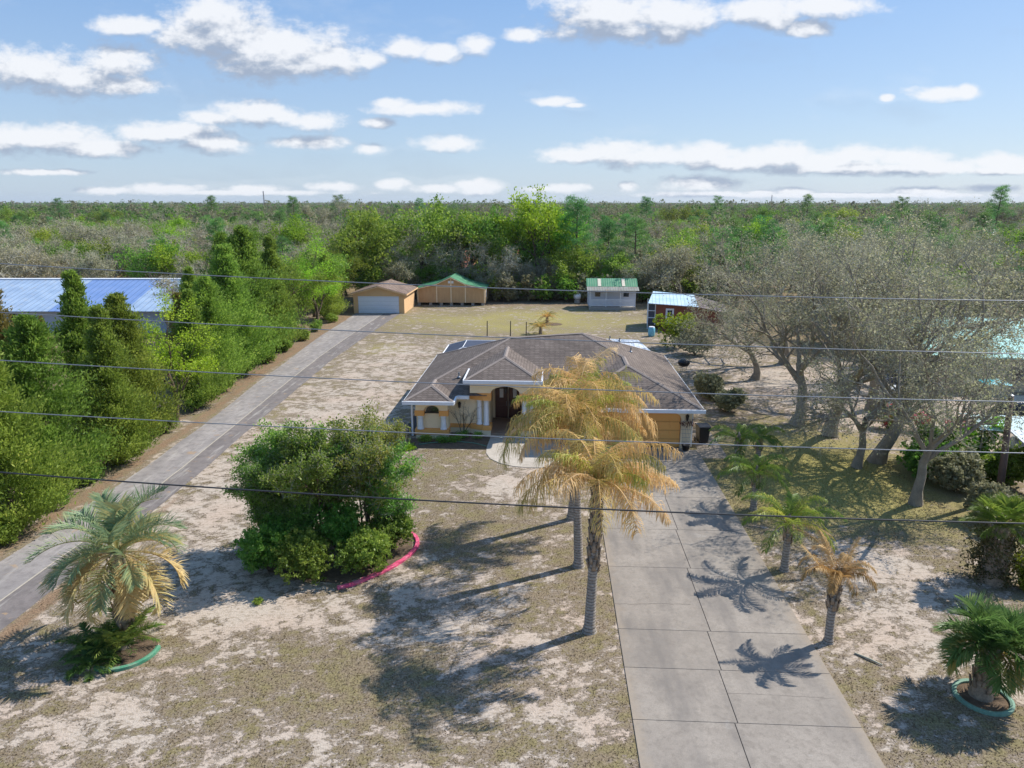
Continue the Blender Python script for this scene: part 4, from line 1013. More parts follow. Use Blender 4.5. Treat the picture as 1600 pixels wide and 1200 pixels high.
def make_cedar(name, label, seed, h, r, mat, per=95, nb=150, size=.17, group=None, pw=.75):
    rng = np.random.default_rng(seed)
    root = thing(name, label, 'tree', (0, 0, 0), 0, group)
    V, Fq = tubes_np([(np.array([[0, 0, -.05], [0.05, 0, h * .4], [0, .05, h * .93]]), np.array([.2, .13, .03]))], 7)
    npmesh('trunk', V, Fq, M['barkbrown'], root, smooth=True)
    u = (np.arange(nb) + rng.random(nb)) / nb
    z = h * (.03 + .95 * u ** .92); th = rng.random(nb) * 2 * np.pi
    lump = 1 + .46 * np.sin(th * 2 + z * .9 + seed) * np.sin(z * 1.3 + seed * 2) + rng.normal(0, .2, nb)
    rr = r * (1 - z / h) ** pw * np.minimum(1, .72 + z / h * 1.4) * lump + .1
    ax = np.stack([np.cos(th), np.sin(th), np.full(nb, .75)], 1); ax /= np.linalg.norm(ax, axis=1)[:, None]
    n = nb * per
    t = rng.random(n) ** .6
    base = np.stack([np.zeros(nb), np.zeros(nb), np.maximum(z - rr * .6, .1)], 1)
    A = np.repeat(ax, per, 0); B = np.repeat(base, per, 0); RR = np.repeat(rr, per)
    c = B + A * (t * RR * 1.2)[:, None] + rng.normal(0, 1, (n, 3)) * (.10 + .16 * np.repeat(rr / r, per)[:, None] * r / 2.2) * np.array([1, 1, .8]) * .95
    a = A + rng.normal(0, .55, (n, 3)) + np.array([0, 0, .35]); a /= np.linalg.norm(a, axis=1)[:, None]
    b = np.cross(a, rng.normal(0, 1, (n, 3))); b /= np.linalg.norm(b, axis=1)[:, None] + 1e-9
    s = size * rng.uniform(.5, 1.4, n)[:, None]
    V = np.stack([c - a * s, c + b * s * .33, c + a * s, c - b * s * .33], 1).reshape(-1, 3)
    V[:, 2] = np.maximum(V[:, 2], .03)
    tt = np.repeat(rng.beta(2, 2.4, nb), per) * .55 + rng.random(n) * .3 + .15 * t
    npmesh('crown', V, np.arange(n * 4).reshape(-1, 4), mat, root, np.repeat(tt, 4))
    return root, h

def make_pine(name, label, seed, h, mat, group=None, nb=26, per=330, size=.16, r=2.4):
    rng = np.random.default_rng(seed)
    root = thing(name, label, 'tree', (0, 0, 0), 0, group)
    lines = [(np.array([[0, 0, -.05], [.1, 0, h * .5], [0, .1, h * .97]]), np.array([.22, .15, .04]))]; cs = []
    for k in range(nb):
        z = h * (.42 + .56 * k / nb); a = k * 2.4 + rng.normal(0, .3); L = r * (1.15 - .8 * (k / nb)) * rng.uniform(.6, 1.2)
        e = np.array([np.cos(a) * L, np.sin(a) * L, z + L * .3])
        lines.append((np.array([[0, 0, z], e * .5 + np.array([0, 0, z * .5]) , e]), np.array([.05, .035, .015])))
        for f in (.6, .85, 1.0): cs.append(np.array([0, 0, z]) * (1 - f) + e * f)
    V, Fq = tubes_np(lines, 6); npmesh('trunk', V, Fq, M['barkbrown'], root, smooth=True)
    V, Fq, t = leaf_quads(rng, np.array(cs), .36, per // 3, size, .16, flat=.6)
    npmesh('crown', V, Fq, mat, root, t)
    return root, h

def make_frond(rng, az, el, L, droop, nl, ll, lw, tint, hang=.5, vee=.5, org=(0, 0, 0), rach=.022, twist=.0, start=.16, clump=0):
    """one feather frond: rachis strip and two-segment leaflets"""
    m = 14; s = np.linspace(0, 1, m)
    e = el - droop * s ** 1.35
    dr = np.cos(e); dz = np.sin(e)
    step = L / (m - 1)
    rr = np.concatenate([[0], np.cumsum(dr[:-1] * step)]); zz = np.concatenate([[0], np.cumsum(dz[:-1] * step)])
    azs = az + twist * s
    P = np.stack([rr * np.cos(azs), rr * np.sin(azs), zz], 1) + np.array(org)
    T = np.gradient(P, axis=0); T /= np.linalg.norm(T, axis=1)[:, None]
    Sd = np.stack([-np.sin(azs), np.cos(azs), np.zeros(m)], 1)
    w = rach * (1.1 - .85 * s)[:, None]
    Vr = np.stack([P - Sd * w, P + Sd * w], 1).reshape(-1, 3); i = np.arange(m - 1)[:, None] * 2
    Fr = i + np.array([[0, 1, 3, 2]])
    U = np.cross(T, Sd)   # points down-ish or up
    U = np.where(U[:, 2:3] < 0, -U, U)
    V2 = np.stack([P - Sd * w, P - U * w * 1.6], 1).reshape(-1, 3)
    Vs = [Vr, V2]; Fs = [Fr, Fr + len(Vr)]; o = 2 * len(Vr); tn = [np.full(2 * len(Vr), min(1, tint + .25))]
    t = np.sort(start + (1 - start) * (np.arange(nl) + rng.random(nl) * .8) / nl)
    if clump: t = np.clip(start + np.round((t - start) * clump) / clump + rng.normal(0, .008, nl), start, 1)
    for sg in (-1, 1):
        pi = np.stack([np.interp(t, s, P[:, k]) for k in range(3)], 1)
        Ti = np.stack([np.interp(t, s, T[:, k]) for k in range(3)], 1); Si = np.stack([np.interp(t, s, Sd[:, k]) for k in range(3)], 1); Ui = np.cross(Ti, Si); Ui = np.where(Ui[:, 2:3] < 0, -Ui, Ui)
        fw = .35 + .5 * t
        fw = fw * (.45 if hang > 1.4 else 1.0)
        d = Si * sg * (1.0 - .25 * t)[:, None] + Ti * fw[:, None] + Ui * vee + rng.normal(0, .34 if hang > 1.4 else .13, (nl, 3)) - np.array([0, 0, .55 if hang > 1.4 else 0]); d /= np.linalg.norm(d, axis=1)[:, None]
        le = ll * (np.sin(np.clip((t - start) / (1 - start) * .82 + .12, 0, 1) * np.pi) ** .6)[:, None] * rng.uniform(.8, 1.15, (nl, 1))
        q1 = pi + d * le * .5
        d2 = d + np.array([0, 0, -1.0]) * hang * rng.uniform(.7, 1.3, (nl, 1)); d2 /= np.linalg.norm(d2, axis=1)[:, None]
        q2 = q1 + d2 * le * .5
        wv = np.cross(d, Ui); wv /= np.linalg.norm(wv, axis=1)[:, None] + 1e-9
        wv = wv * np.cos(.6) + Ui * np.sin(.6) * sg
        V = np.stack([pi - wv * lw * .6, pi + wv * lw * .6, q1 + wv * lw, q1 - wv * lw, q2 + wv * lw * .15, q2 - wv * lw * .15], 1).reshape(-1, 3)
        i = np.arange(nl)[:, None] * 6
        Fs += [i + np.array([[0, 1, 2, 3]]) + o, i + np.array([[3, 2, 4, 5]]) + o]; Vs.append(V); o += len(V)
        tn.append(np.repeat(np.clip(tint + rng.normal(0, .1, nl), 0, 1), 6))
    return np.concatenate(Vs), np.concatenate(Fs), np.concatenate(tn)
def fronds(name, parent, mat, rng, specs):
    Vs = []; Fs = []; ts = []; o = 0
    for sp in specs:
        V, Fq, t = make_frond(rng, **sp); Vs.append(V); Fs.append(Fq + o); ts.append(t); o += len(V)
    V = np.concatenate(Vs); V[:, 2] = np.maximum(V[:, 2], .04)
    return npmesh(name, V, np.concatenate(Fs), mat, parent, np.concatenate(ts))
def palm_trunk(root, pts, rads, mat, n=14, boots=0, rng=None, zb=(0, 1)):
    V, Fq = tubes_np([(np.array(pts, float), np.array(rads, float))], n)
    o = npmesh('trunk', V, Fq, mat, root, smooth=True)
    if boots:
        Vs = []; top = np.array(pts[-1], float)
        for k in range(boots):
            f = zb[0] + (zb[1] - zb[0]) * k / boots; a = k * 2.4
            z = np.interp(f, [0, 1], [0, top[2]]); c = np.array([np.interp(z, [p[2] for p in pts], [p[0] for p in pts]), np.interp(z, [p[2] for p in pts], [p[1] for p in pts]), z])
            r = np.interp(z, [p[2] for p in pts], rads)
            out = np.array([np.cos(a), np.sin(a), 0]); sd_ = np.array([-np.sin(a), np.cos(a), 0]); L = rng.uniform(.22, .45)
            b0 = c + out * r * .9
            Vs.append([b0 - sd_ * .08, b0 + sd_ * .08, b0 + out * .07 + sd_ * .045 + np.array([0, 0, L]), b0 + out * .07 - sd_ * .045 + np.array([0, 0, L]),
                       b0 - sd_ * .05 + out * .05, b0 + sd_ * .05 + out * .05, b0 + out * .12 + sd_ * .02 + np.array([0, 0, L]), b0 + out * .12 - sd_ * .02 + np.array([0, 0, L])])
        V = np.array(Vs).reshape(-1, 3); i = np.arange(boots)[:, None] * 8
        Fq = np.concatenate([i + np.array([q]) for q in ([0, 3, 2, 1], [4, 5, 6, 7], [0, 1, 5, 4], [1, 2, 6, 5], [2, 3, 7, 6], [3, 0, 4, 7])])
        npmesh('frond_stubs', V, Fq, M['husk'], root)
    return o

# ------------------------------------------------------------------ palms
def queen_palm(label, loc, h, seed, nd=16, ngr=6, L=3.0, lean=(0, 0), extra=(), tt=(.2, .9), bz=.7):
    rng = np.random.default_rng(seed)
    p = thing('queen_palm', label, 'palm tree', loc, 0, 'palms beside the concrete driveway')
    lx_, ly_ = lean
    palm_trunk(p, [(0, 0, -.05), (.0, 0, .25), (lx_ * .35, ly_ * .35, h * .35), (lx_ * .8, ly_ * .8, h * .75), (lx_, ly_, h)], [.27, .19, .16, .15, .12], M['palmtrunk'], 14, 60, rng, (bz, .99))
    org = (lx_, ly_, h - .1)
    sp = []
    for k in range(nd):
        a = k * 2.399 + rng.normal(0, .35); u = k / nd
        sp.append(dict(az=a, el=1.5 - 1.15 * u + rng.normal(0, .14), L=L * rng.uniform(.6, 1.15), droop=1.9 + .8 * rng.random(), nl=78, ll=.85, lw=.011, tint=float(np.clip(rng.uniform(*tt), 0, 1)), hang=2.6, vee=rng.uniform(-.3, .3), org=org, twist=rng.normal(0, .35), clump=22))
    for e in extra: sp.append(dict(dict(L=L, nl=95, ll=.6, lw=.014, tint=.6, hang=1.5, vee=0, org=org), **e))
    fronds('dead_fronds', p, M['deadfrond'], rng, sp)
    sp = []
    for k in range(ngr):
        a = k * 2.399 + .8
        sp.append(dict(az=a, el=1.3 - .1 * k + rng.normal(0, .1), L=L * rng.uniform(.6, .85), droop=1.3 + .6 * rng.random(), nl=70, ll=.7, lw=.012, tint=rng.uniform(.55, 1.0), hang=1.8, vee=.25, org=org))
    if sp: fronds('green_fronds', p, M['greenfrond'], rng, sp)
    return p
queen_palm('tall orange-brown palm nearest the camera, left of the concrete driveway', (1.5, 21.2, 0), 5.3, 11, 22, 3, 3.1, (.12, 0), extra=(dict(az=.15, el=.55, droop=1.5, L=2.9, tint=.7), dict(az=-.5, el=.3, droop=1.4, L=2.7, tint=.8), dict(az=.7, el=.6, droop=1.5, L=2.6, tint=.7)), tt=(.05, .9), bz=.42)
queen_palm('tallest dying palm with green heart leaves, second from the camera left of the driveway', (1.3, 25.6, 0), 5.9, 12, 34, 9, 3.6, (-.25, .1), extra=(dict(az=3.1, el=.55, droop=2.0, L=3.0, tint=.85), dict(az=3.5, el=.2, droop=1.7, L=2.8, tint=.9), dict(az=0.1, el=.6, droop=1.9, L=3.2, tint=.6)), tt=(.0, .7))
queen_palm('browned palm farthest back of the three at the driveway edge, crown behind its neighbour', (1.15, 29.9, 0), 5.8, 13, 24, 6, 3.0, (.3, 0), extra=(dict(az=3.3, el=.1, droop=1.5, L=3.3, tint=.95), dict(az=3.7, el=.0, droop=1.5, L=3.0, tint=.9), dict(az=.1, el=.5, droop=1.6, L=3.2, tint=.6), dict(az=-.3, el=.3, droop=1.5, L=3.0, tint=.7)), tt=(.1, 1.0))
# small straw-coloured dead palm
rng = np.random.default_rng(31)
p = thing('queen_palm', 'small dead straw coloured palm with collapsed fronds right of the driveway', 'palm tree', (9.3, 21.0, 0), 0, 'palms beside the concrete driveway')
palm_trunk(p, [(0, 0, -.05), (0, 0, .15), (-.02, 0, .9), (0, 0, 1.75), (0, 0, 2.3)], [.2, .14, .13, .14, .1], M['palmtrunk'], 12, 26, rng, (.5, 1.0))
sp = [dict(az=k * 2.4, el=1.5 - .08 * (k % 3), L=rng.uniform(1.5, 2.1), droop=2.7 + .4 * rng.random(), nl=80, ll=.34, lw=.012, tint=rng.uniform(.1, .9), hang=1.2, vee=0, org=(0, 0, 2.0)) for k in range(9)]
sp += [dict(az=2.85, el=.95, L=1.7, droop=.25, nl=70, ll=.28, lw=.012, tint=.9, hang=.9, vee=0, org=(0, 0, 2.0)), dict(az=.35, el=1.3, L=1.8, droop=.35, nl=70, ll=.25, lw=.012, tint=.8, hang=.9, vee=0, org=(0, 0, 2.0)),
       dict(az=1.8, el=1.25, L=1.9, droop=.9, nl=70, ll=.3, lw=.012, tint=.5, hang=1, vee=0, org=(0, 0, 2.0)), dict(az=4.2, el=1.2, L=1.4, droop=2.4, nl=70, ll=.3, lw=.012, tint=.6, hang=1, vee=0, org=(0, 0, 2.0)),
       dict(az=3.5, el=1.3, L=1.3, droop=1.4, nl=70, ll=.3, lw=.012, tint=.7, hang=1, vee=0, org=(0, 0, 2.0)), dict(az=-.5, el=1.35, L=1.3, droop=1.4, nl=70, ll=.3, lw=.012, tint=.7, hang=1, vee=0, org=(0, 0, 2.0))]
fronds('dead_fronds', p, M['strawfrond'], rng, sp)
# green young palms
def young_palm(label, loc, h, L, seed, n=10, tint=(.2, .7), extra_dead=0, up=1.2):
    rng = np.random.default_rng(seed)
    p = thing('young_palm', label, 'palm tree', loc, 0, 'palms beside the concrete driveway')
    palm_trunk(p, [(0, 0, -.05), (0, 0, .12), (.0, 0, h * .6), (0, 0, h)], [.22, .16, .13, .1], M['palmtrunk'], 12, 12, rng, (.6, 1.0))
    fronds('green_fronds', p, M['greenfrond'], rng, [dict(az=k * 2.4 + .3, el=up - .85 * k / n, L=L * rng.uniform(.85, 1.1), droop=1.5 + .5 * rng.random(), nl=62, ll=.5, lw=.015, tint=rng.uniform(*tint), hang=1.3, vee=.3, org=(0, 0, h)) for k in range(n)])
    if extra_dead: fronds('dead_fronds', p, M['strawfrond'], rng, [dict(az=-.9 + .9 * k, el=.15, L=L * .9, droop=1.0, nl=70, ll=.25, lw=.012, tint=.7, hang=1.2, vee=0, org=(0, 0, h - .1)) for k in range(extra_dead)])
young_palm('bright green and yellow young palm with a bare grey trunk beside the small dead palm', (9.35, 25.7, 0), 1.95, 2.05, 41, 13, (.25, 1.0), 2)
young_palm('soft green young palm between the trash bin palms and the yellow green one', (9.7, 31.4, 0), 1.75, 1.9, 42, 13, (.1, .6), up=1.1)
young_palm('low green young palm nearest the trash bin on the right of the driveway', (10.2, 36.6, 0), 1.7, 2.0, 43, 9, (.1, .5), up=.95)
young_palm('small green young palm beside the one nearest the trash bin', (11.4, 36.9, 0), 1.6, 1.6, 44, 7, (.1, .5), up=.95)
# pindo palm on the left
def pindo(name, label, loc, h, L, seed, n, spread=2.2, mat='pindofrond', tint=lambda u, r: 0.2 + .6 * u):
    rng = np.random.default_rng(seed)
    p = thing(name, label, 'palm tree', loc, 0)
    palm_trunk(p, [(0, 0, -.05), (.0, 0, .3), (.05, 0, h * .6), (.1, 0, h)], [.34, .27, .24, .2], M['husk'], 14, 40, rng, (.12, .98))
    sp = []
    for k in range(n):
        u = k / n; a = k * 2.399 + rng.normal(0, .12)
        el = 1.35 - spread * u + rng.normal(0, .2)
        sp.append(dict(az=a, el=el, L=L * rng.uniform(.85, 1.1) * (1 - .12 * abs(u - .3)), droop=1.35 + .65 * rng.random() - .35 * max(0, u - .7), nl=52, ll=.66, lw=.021, tint=float(np.clip(tint(u, rng) + rng.normal(0, .08), 0, 1)), hang=.3, vee=.95 - .6 * u, org=(.1, 0, h), rach=.03, start=.22))
    fronds('fronds', p, M[mat], rng, sp)
    return p
pindo('pindo_palm', 'large silver green palm with browned drooping lower fronds left of the lawn', (-13.75, 19.9, 0), 3.2, 2.5, 51, 44, tint=lambda u, r: .38 + .05 * r.random() + (.55 * min(1, max(0, (u - .34) * 3.2))))
M['greenedge'] = pm('green_painted_edging', C(74, 146, 114), .75, .35, 2.5, col2=C(112, 140, 116))
M['greenedge2'] = pm('faded_green_edging', C(116, 152, 132), .75, .25, 3)
def ring_edge(name, label, cx, cy, rx, ry, a0, a1, mat, w=.07, h=.1, cat='garden edging'):
    th = np.linspace(a0, a1, 44)
    d = MB(); L = [(cx + (rx - w) * math.cos(a), cy + (ry - w) * math.sin(a)) for a in th]; Rr = [(cx + (rx + w) * math.cos(a), cy + (ry + w) * math.sin(a)) for a in th]
    prof = []
    vs = []
    for (a, b), (c_, e) in zip(L, Rr): vs += [(a, b, -.03), (a, b, h), (a * .5 + c_ * .5, b * .5 + e * .5, h + .02), (c_, e, h), (c_, e, -.03)]
    fs = []
    for i in range(len(th) - 1):
        for k in range(4): fs.append((i*5+k, i*5+k+1, i*5+5+k+1, i*5+5+k))
    fs += [(0,1,2,3,4), tuple((len(th)-1)*5 + k for k in (4,3,2,1,0))]
    d.add(vs, fs); return tag(d.build(name, mat), label, cat)
def soil_disc(name, cx, cy, rx, ry, z=.02):
    th = np.linspace(0, 2 * math.pi, 30, endpoint=False)
    d = MB(); d.prism([(cx + rx * math.cos(a), cy + ry * math.sin(a)) for a in th], -.02, z); o = d.build(name, M['soil']); tag(o, kind='structure')
ring_edge('round_edging', 'green painted ring edging around the low cycads under the silver palm', -13.45, 19.3, 1.0, 1.0, 3.9, 6.5, M['greenedge'])
soil_disc('bed_soil', -13.45, 19.3, .95, .95)
# low cycads round the base of the pindo palm
def cycad(name, label, loc, L, n, seed, mat, ll=.22, el0=1.1, tint=(.0, .5), group=None, trunk=0.0, droop=1.1):
    rng = np.random.default_rng(seed)
    p = thing(name, label, 'cycad', loc, 0, group)
    V, Fq = tubes_np([(np.array([[0, 0, -.05], [0, 0, max(.15, trunk)]]), np.array([.22, .14]))], 10); npmesh('trunk', V, Fq, M['husk'], p, smooth=True)
    fronds('fronds', p, mat, rng, [dict(az=k * 2.4, el=el0 - .9 * k / n, L=L * rng.uniform(.8, 1.15), droop=droop, nl=46, ll=ll, lw=.013, tint=rng.uniform(*tint), hang=.3, vee=.3, org=(0, 0, max(.12, trunk))) for k in range(n)])
M['darkfrond'] = leafmat('dark_green_cycad_leaflets', [(0, C(63, 95, 49)), (.5, C(113, 145, 72)), (1, C(174, 185, 95))], 0.4, .4, 0)
cycad('cycad', 'bushy dark green cycad inside the green ring beneath the silver palm', (-13.6, 19.5, 0), 1.3, 26, 61, M['darkfrond'], .34, 1.25, (.2, .9))
cycad('cycad', 'smaller cycad spreading over the left side of the green ring', (-14.3, 19.0, 0), 1.1, 18, 62, M['darkfrond'], .26)
cycad('cycad', 'cycad drooping to the ground in front of the green ring', (-14.0, 18.45, 0), .85, 14, 63, M['darkfrond'], .22, .8)
cycad('sago_palm', 'small orange-brown sago palm in the back lawn, nearer one', (-.9, 76.6, 0), 1.5, 26, 64, M['deadfrond'], .2, .9, (.1, .5), 'sago palms in the back lawn', .8)
cycad('sago_palm', 'small orange-brown sago palm in a dark round bed, farther one', (-.2, 83.6, 0), 1.5, 26, 65, M['deadfrond'], .2, .9, (.1, .6), 'sago palms in the back lawn', .8)
soil_disc('bed_soil', .1, 83.0, 1.5, 1.1)
# pindo palm at right with its ring
pindo('pindo_palm', 'low full green palm with stubby trunk in a green ringed bed at lower right', (12.75, 18.55, 0), 1.6, 1.5, 52, 40, spread=1.35, mat='greenpindo', tint=lambda u, r: .05 + .4 * r.random() + (.6 if u > .86 else 0))
ring_edge('round_edging', 'faded green ring edging around the low palm at the lower right', 12.75, 18.45, .72, .72, 0, 2 * math.pi, M['greenedge2'], .06, .08)
soil_disc('bed_soil', 12.75, 18.45, .66, .66)
# cabbage palm with leafy trunk at right
rng = np.random.default_rng(71)
p = thing('fan_palm', 'palm with shaggy ivy wrapped trunk near the right edge', 'palm tree', (17.0, 25.3, 0))
palm_trunk(p, [(0, 0, -.05), (0, 0, .4), (0, 0, 1.5), (0, 0, 2.3)], [.5, .42, .4, .25], M['husk'], 14, 46, rng, (.1, 1.0))
c = np.stack([rng.normal(0, .4, 300), rng.normal(0, .4, 300), rng.random(300) * 2.0 + .1], 1)
V, Fq, t = leaf_quads(rng, c, .12, 18, .05, .7); npmesh('ivy', V, Fq, leafmat('dark_ivy_leaves', [(0, C(58, 62, 36)), (.6, C(92, 92, 54)), (1, C(128, 120, 78))], .35), p, t)
fronds('fronds', p, M['greenfrond'], rng, [dict(az=k * 2.4, el=1.35 - 1.3 * k / 26, L=1.15 * rng.uniform(.85, 1.1), droop=1.0, nl=44, ll=.55, lw=.016, tint=rng.uniform(.2, .6), hang=.4, vee=.5, org=(0, 0, 2.3), start=.45) for k in range(26)])

# ------------------------------------------------------------------ shrubs
def shrub(name, label, loc, r, h, n, mat, size, seed, group=None, cat='shrub', ph=0.06, per=14, lumps=9):
    rng = np.random.default_rng(seed)
    p = thing(name, label, cat, loc, 0, group)
    cs = []; lines = []
    for k in range(lumps):
        a = rng.random() * 6.28; q = rng.random() ** .5 * r * .6; z = h * rng.uniform(.35, .8)
        c0 = np.array([np.cos(a) * q, np.sin(a) * q, z]); rr = r * rng.uniform(.35, .55)
        m = n // lumps; v = rng.normal(0, 1, (m, 3)); v /= np.linalg.norm(v, axis=1)[:, None]
        cs.append(c0 + v * (rr * rng.random((m, 1)) ** .4) * np.array([1, 1, h / (2 * r) + .35]))
        lines.append((np.array([[0, 0, -.03], c0 * .5 + rng.normal(0, .05, 3), c0]), np.array([.05, .035, .015])))
    V, Fq = tubes_np(lines, 5); npmesh('stem', V, Fq, M['barkbrown'], p, smooth=True)
    V, Fq, t = leaf_quads(rng, np.concatenate(cs), ph, per, size, .6); V[:, 2] = np.maximum(V[:, 2], .03)
    npmesh('foliage', V, Fq, mat, p, t)
    return p
# the clump in the pink edged bed: several multi-stemmed small trees
PS = dict(wob=.09, up=(.05, .03, .02), tap=.55, nc=(6, 5, 4), t0=(.25, .25, .2), spr=(.45, .6, .7), len=.62, trunk=3.9, L1=1.25, r=.05, lean=.13, max=3, msp=1.0)
for i, (x, y, sc, per, lm, lb, sd_) in enumerate(((-10.5, 26.3, .98, 28, 'shrubleaf', 'tallest leafy green shrub tree at the left of the pink edged bed', 81), (-9.2, 26.9, 1.02, 28, 'shrubleaf', 'dense green shrub tree in the middle of the pink edged bed', 82),
        (-7.5, 27.2, .98, 17, 'rustleaf', 'thin olive shrub tree with many bare stems at the right of the pink edged bed', 83), (-10.9, 25.6, .74, 26, 'shrubleaf', 'lower green shrub at the far left of the pink edged bed', 84), (-7.1, 26.7, .9, 22, 'shrubleaf', 'half bare green shrub tree closest to the pink edging', 85))):
    o, h = make_tree('shrub_tree', 'shrub', lb, sd_, PS, M[lm], M['barkbrown'], per, .05, .15, 3, .35, .006, .6, 'shrubs in the pink edged bed', 'crown', 4)
    o.location = (x, y, 0); o.scale = (sc, sc, sc)
for i, (x, y, r, h, n, lb) in enumerate(((-9.2, 24.4, 1.6, 1.8, 900, 'low green shrub at the front of the pink edged bed'), (-7.4, 25.0, 1.5, 1.6, 800, 'low green shrub beside the front end of the pink edging'), (-10.8, 24.7, 1.5, 2.2, 900, 'green shrub at the left front of the pink edged bed'),
        (-6.4, 26.5, 1.1, 1.6, 600, 'low green shrub inside the curve of the pink edging'), (-11.5, 26.2, .9, 2.2, 400, 'rounded green shrub at the left back of the bed'), (-10.0, 25.6, 1.3, 3.2, 800, 'upright green shrub filling the middle of the bed'), (-8.3, 25.9, 1.2, 2.6, 600, 'green shrub under the bare stemmed shrub tree'))):
    shrub('low_shrub', lb, (x, y, 0), r, h, int(n * .8), M['shrubleaf'], .052, 90 + i, 'shrubs in the pink edged bed', per=18)
d = MB(); d.prism([(-11.6, 25.6), (-10.8, 24.5), (-9, 23.9), (-7.7, 23.8), (-6.3, 24.9), (-5.5, 26.4), (-5.8, 28.0), (-8, 28.8), (-11.5, 28)], -.02, .018)
tag(d.build('shrub_bed_soil', M['soil']), kind='structure')
M['pink'] = pm('pink_painted_kerb', C(226, 84, 124), .75, .3, 2.5, 20, col2=C(196, 106, 124))
PUTLATER = []
pk = [(-7.75, 23.4), (-7.3, 23.66), (-6.9, 24.05), (-6.4, 24.6), (-5.95, 25.25), (-5.58, 26.0), (-5.4, 26.8), (-5.5, 27.45), (-5.85, 28.0), (-6.4, 28.3)]
for i, (k, x, y, sc) in enumerate((('b', -37, 60.5, .42), ('c', -42, 61.5, .40), ('b', -47.5, 63.5, .43), ('w', -53, 63.5, .40), ('b', -58.5, 65, .44), ('c', -64, 66, .42), ('w', -35, 56.5, .5))): PUTLATER.append((k, x, y, sc, f'small {["bronze", "green"][k != "b"]} cedar, {["first", "second", "third", "fourth", "fifth", "sixth", "seventh"][i]} from the right before the blue roofed house'))
pv = [Vector((x, y, 0)) for x, y in pk]
def catmull(P, n=6):
    out = []
    for i in range(len(P) - 1):
        p0, p1, p2, p3 = P[max(i-1, 0)], P[i], P[i+1], P[min(i+2, len(P)-1)]
        for k in range(n):
            t = k / n; out.append(0.5 * ((2*p1) + (p2-p0)*t + (2*p0-5*p1+4*p2-p3)*t*t + (3*p1-p0-3*p2+p3)*t**3))
    return out + [P[-1]]
_kr = random.Random(9); cp_ = catmull(pv); vs = []; fs = []
for i, q in enumerate(cp_):
    tdir = (cp_[min(i+1, len(cp_)-1)] - cp_[max(i-1, 0)]).normalized(); nn = Vector((tdir.y, -tdir.x, 0)) * .085
    for s_, z in ((-1, -.03), (-1, .085), (-.7, .11), (.7, .11), (1, .085), (1, -.03)): vs.append(q + nn * s_ * _kr.uniform(.84, 1.16) + Vector((0, 0, z + _kr.uniform(-.018, .018) if z > 0 else z)))
for i in range(len(cp_) - 1):
    for k in range(5): fs.append((i*6+k, i*6+k+1, i*6+6+k+1, i*6+6+k))
fs += [(0,1,2,3,4,5), tuple((len(cp_)-1)*6 + k for k in (5,4,3,2,1,0))]
d = MB(); d.add(vs, fs); tag(d.build('pink_edging', M['pink']), 'curved pink painted kerb edging along the shrub bed in the lawn', 'garden edging')
# weeds and plants by the house
shrub('weed_patch', 'bright green weed patch in the lawn in front of the house', (-7.6, 35.6, 0), .6, .16, 260, M['limeleaf'], .04, 101, cat='weeds', lumps=6)
shrub('weed_patch', 'pale green weeds at the left front corner of the shaded flower bed', (-8.4, 38.9, 0), .9, .2, 200, M['limeleaf'], .035, 102, cat='weeds', lumps=7)
shrub('weed_patch', 'tiny green weed tuft in sand below the shrub bed', (-10.3, 22.3, 0), .16, .12, 60, M['shrubleaf'], .03, 103, cat='weeds', lumps=3)
shrub('bed_plant', 'dry brown low plant at the left corner of the house', (-8.6, 40.2, 0), .5, .6, 120, M['bareleaf'], .04, 104, per=8)
d = MB(); d.prism([(-8.3, 39.1), (-3.55, 39.0), (-3.5, 41.5), (-4.8, 42.0), (-6.0, 42.0), (-6.0, 40.8), (-8.3, 40.8)], -.02, .014); tag(d.build('front_bed_soil', M['soil']), kind='structure')
for i, (x, y) in enumerate(((-7.3, 40.3), (-6.3, 40.2), (-5.2, 41.2), (-4.3, 41.0), (-5.6, 40.3))):
    shrub('bed_plant', 'low dark green plant in the shaded flower bed before the white columns', (x, y, 0), .5, .35, 130, M['shrubleaf'], .035, 110 + i, 'plants in the shaded flower bed', 'plant', per=9, lumps=5)
rb, _ = make_tree('bare_bush', 'bush', 'thin bare twiggy bush against the cream wall left of the porch', 120, dict(wob=.12, up=(.02, .0), tap=.5, nc=(4, 3), t0=(.3, .3), spr=(.5, .6), len=.6, trunk=1.5, L1=.8, r=.025, lean=.25, max=2, msp=.4), M['bareleaf'], M['barkbrown'], 1, .02, .05, 1, .2, .005, multi=4)
rb.location = (-5.2, 41.5, 0)
shrub('round_shrub', 'rounded yellow green shrub beside the ivy wrapped palm at the right edge', (17.9, 24.9, 0), .75, 1.2, 460, M['ivy'], .05, 121, per=12)
d = MB(); d.tube([(9.9, 20.4, .03), (10.25, 20.05, .05), (10.5, 19.8, .04)], [.03, .035, .02], 6); tag(d.build('fallen_stick', M['twig']), 'pale fallen palm stick lying on the ground near the small dead palm', 'stick')

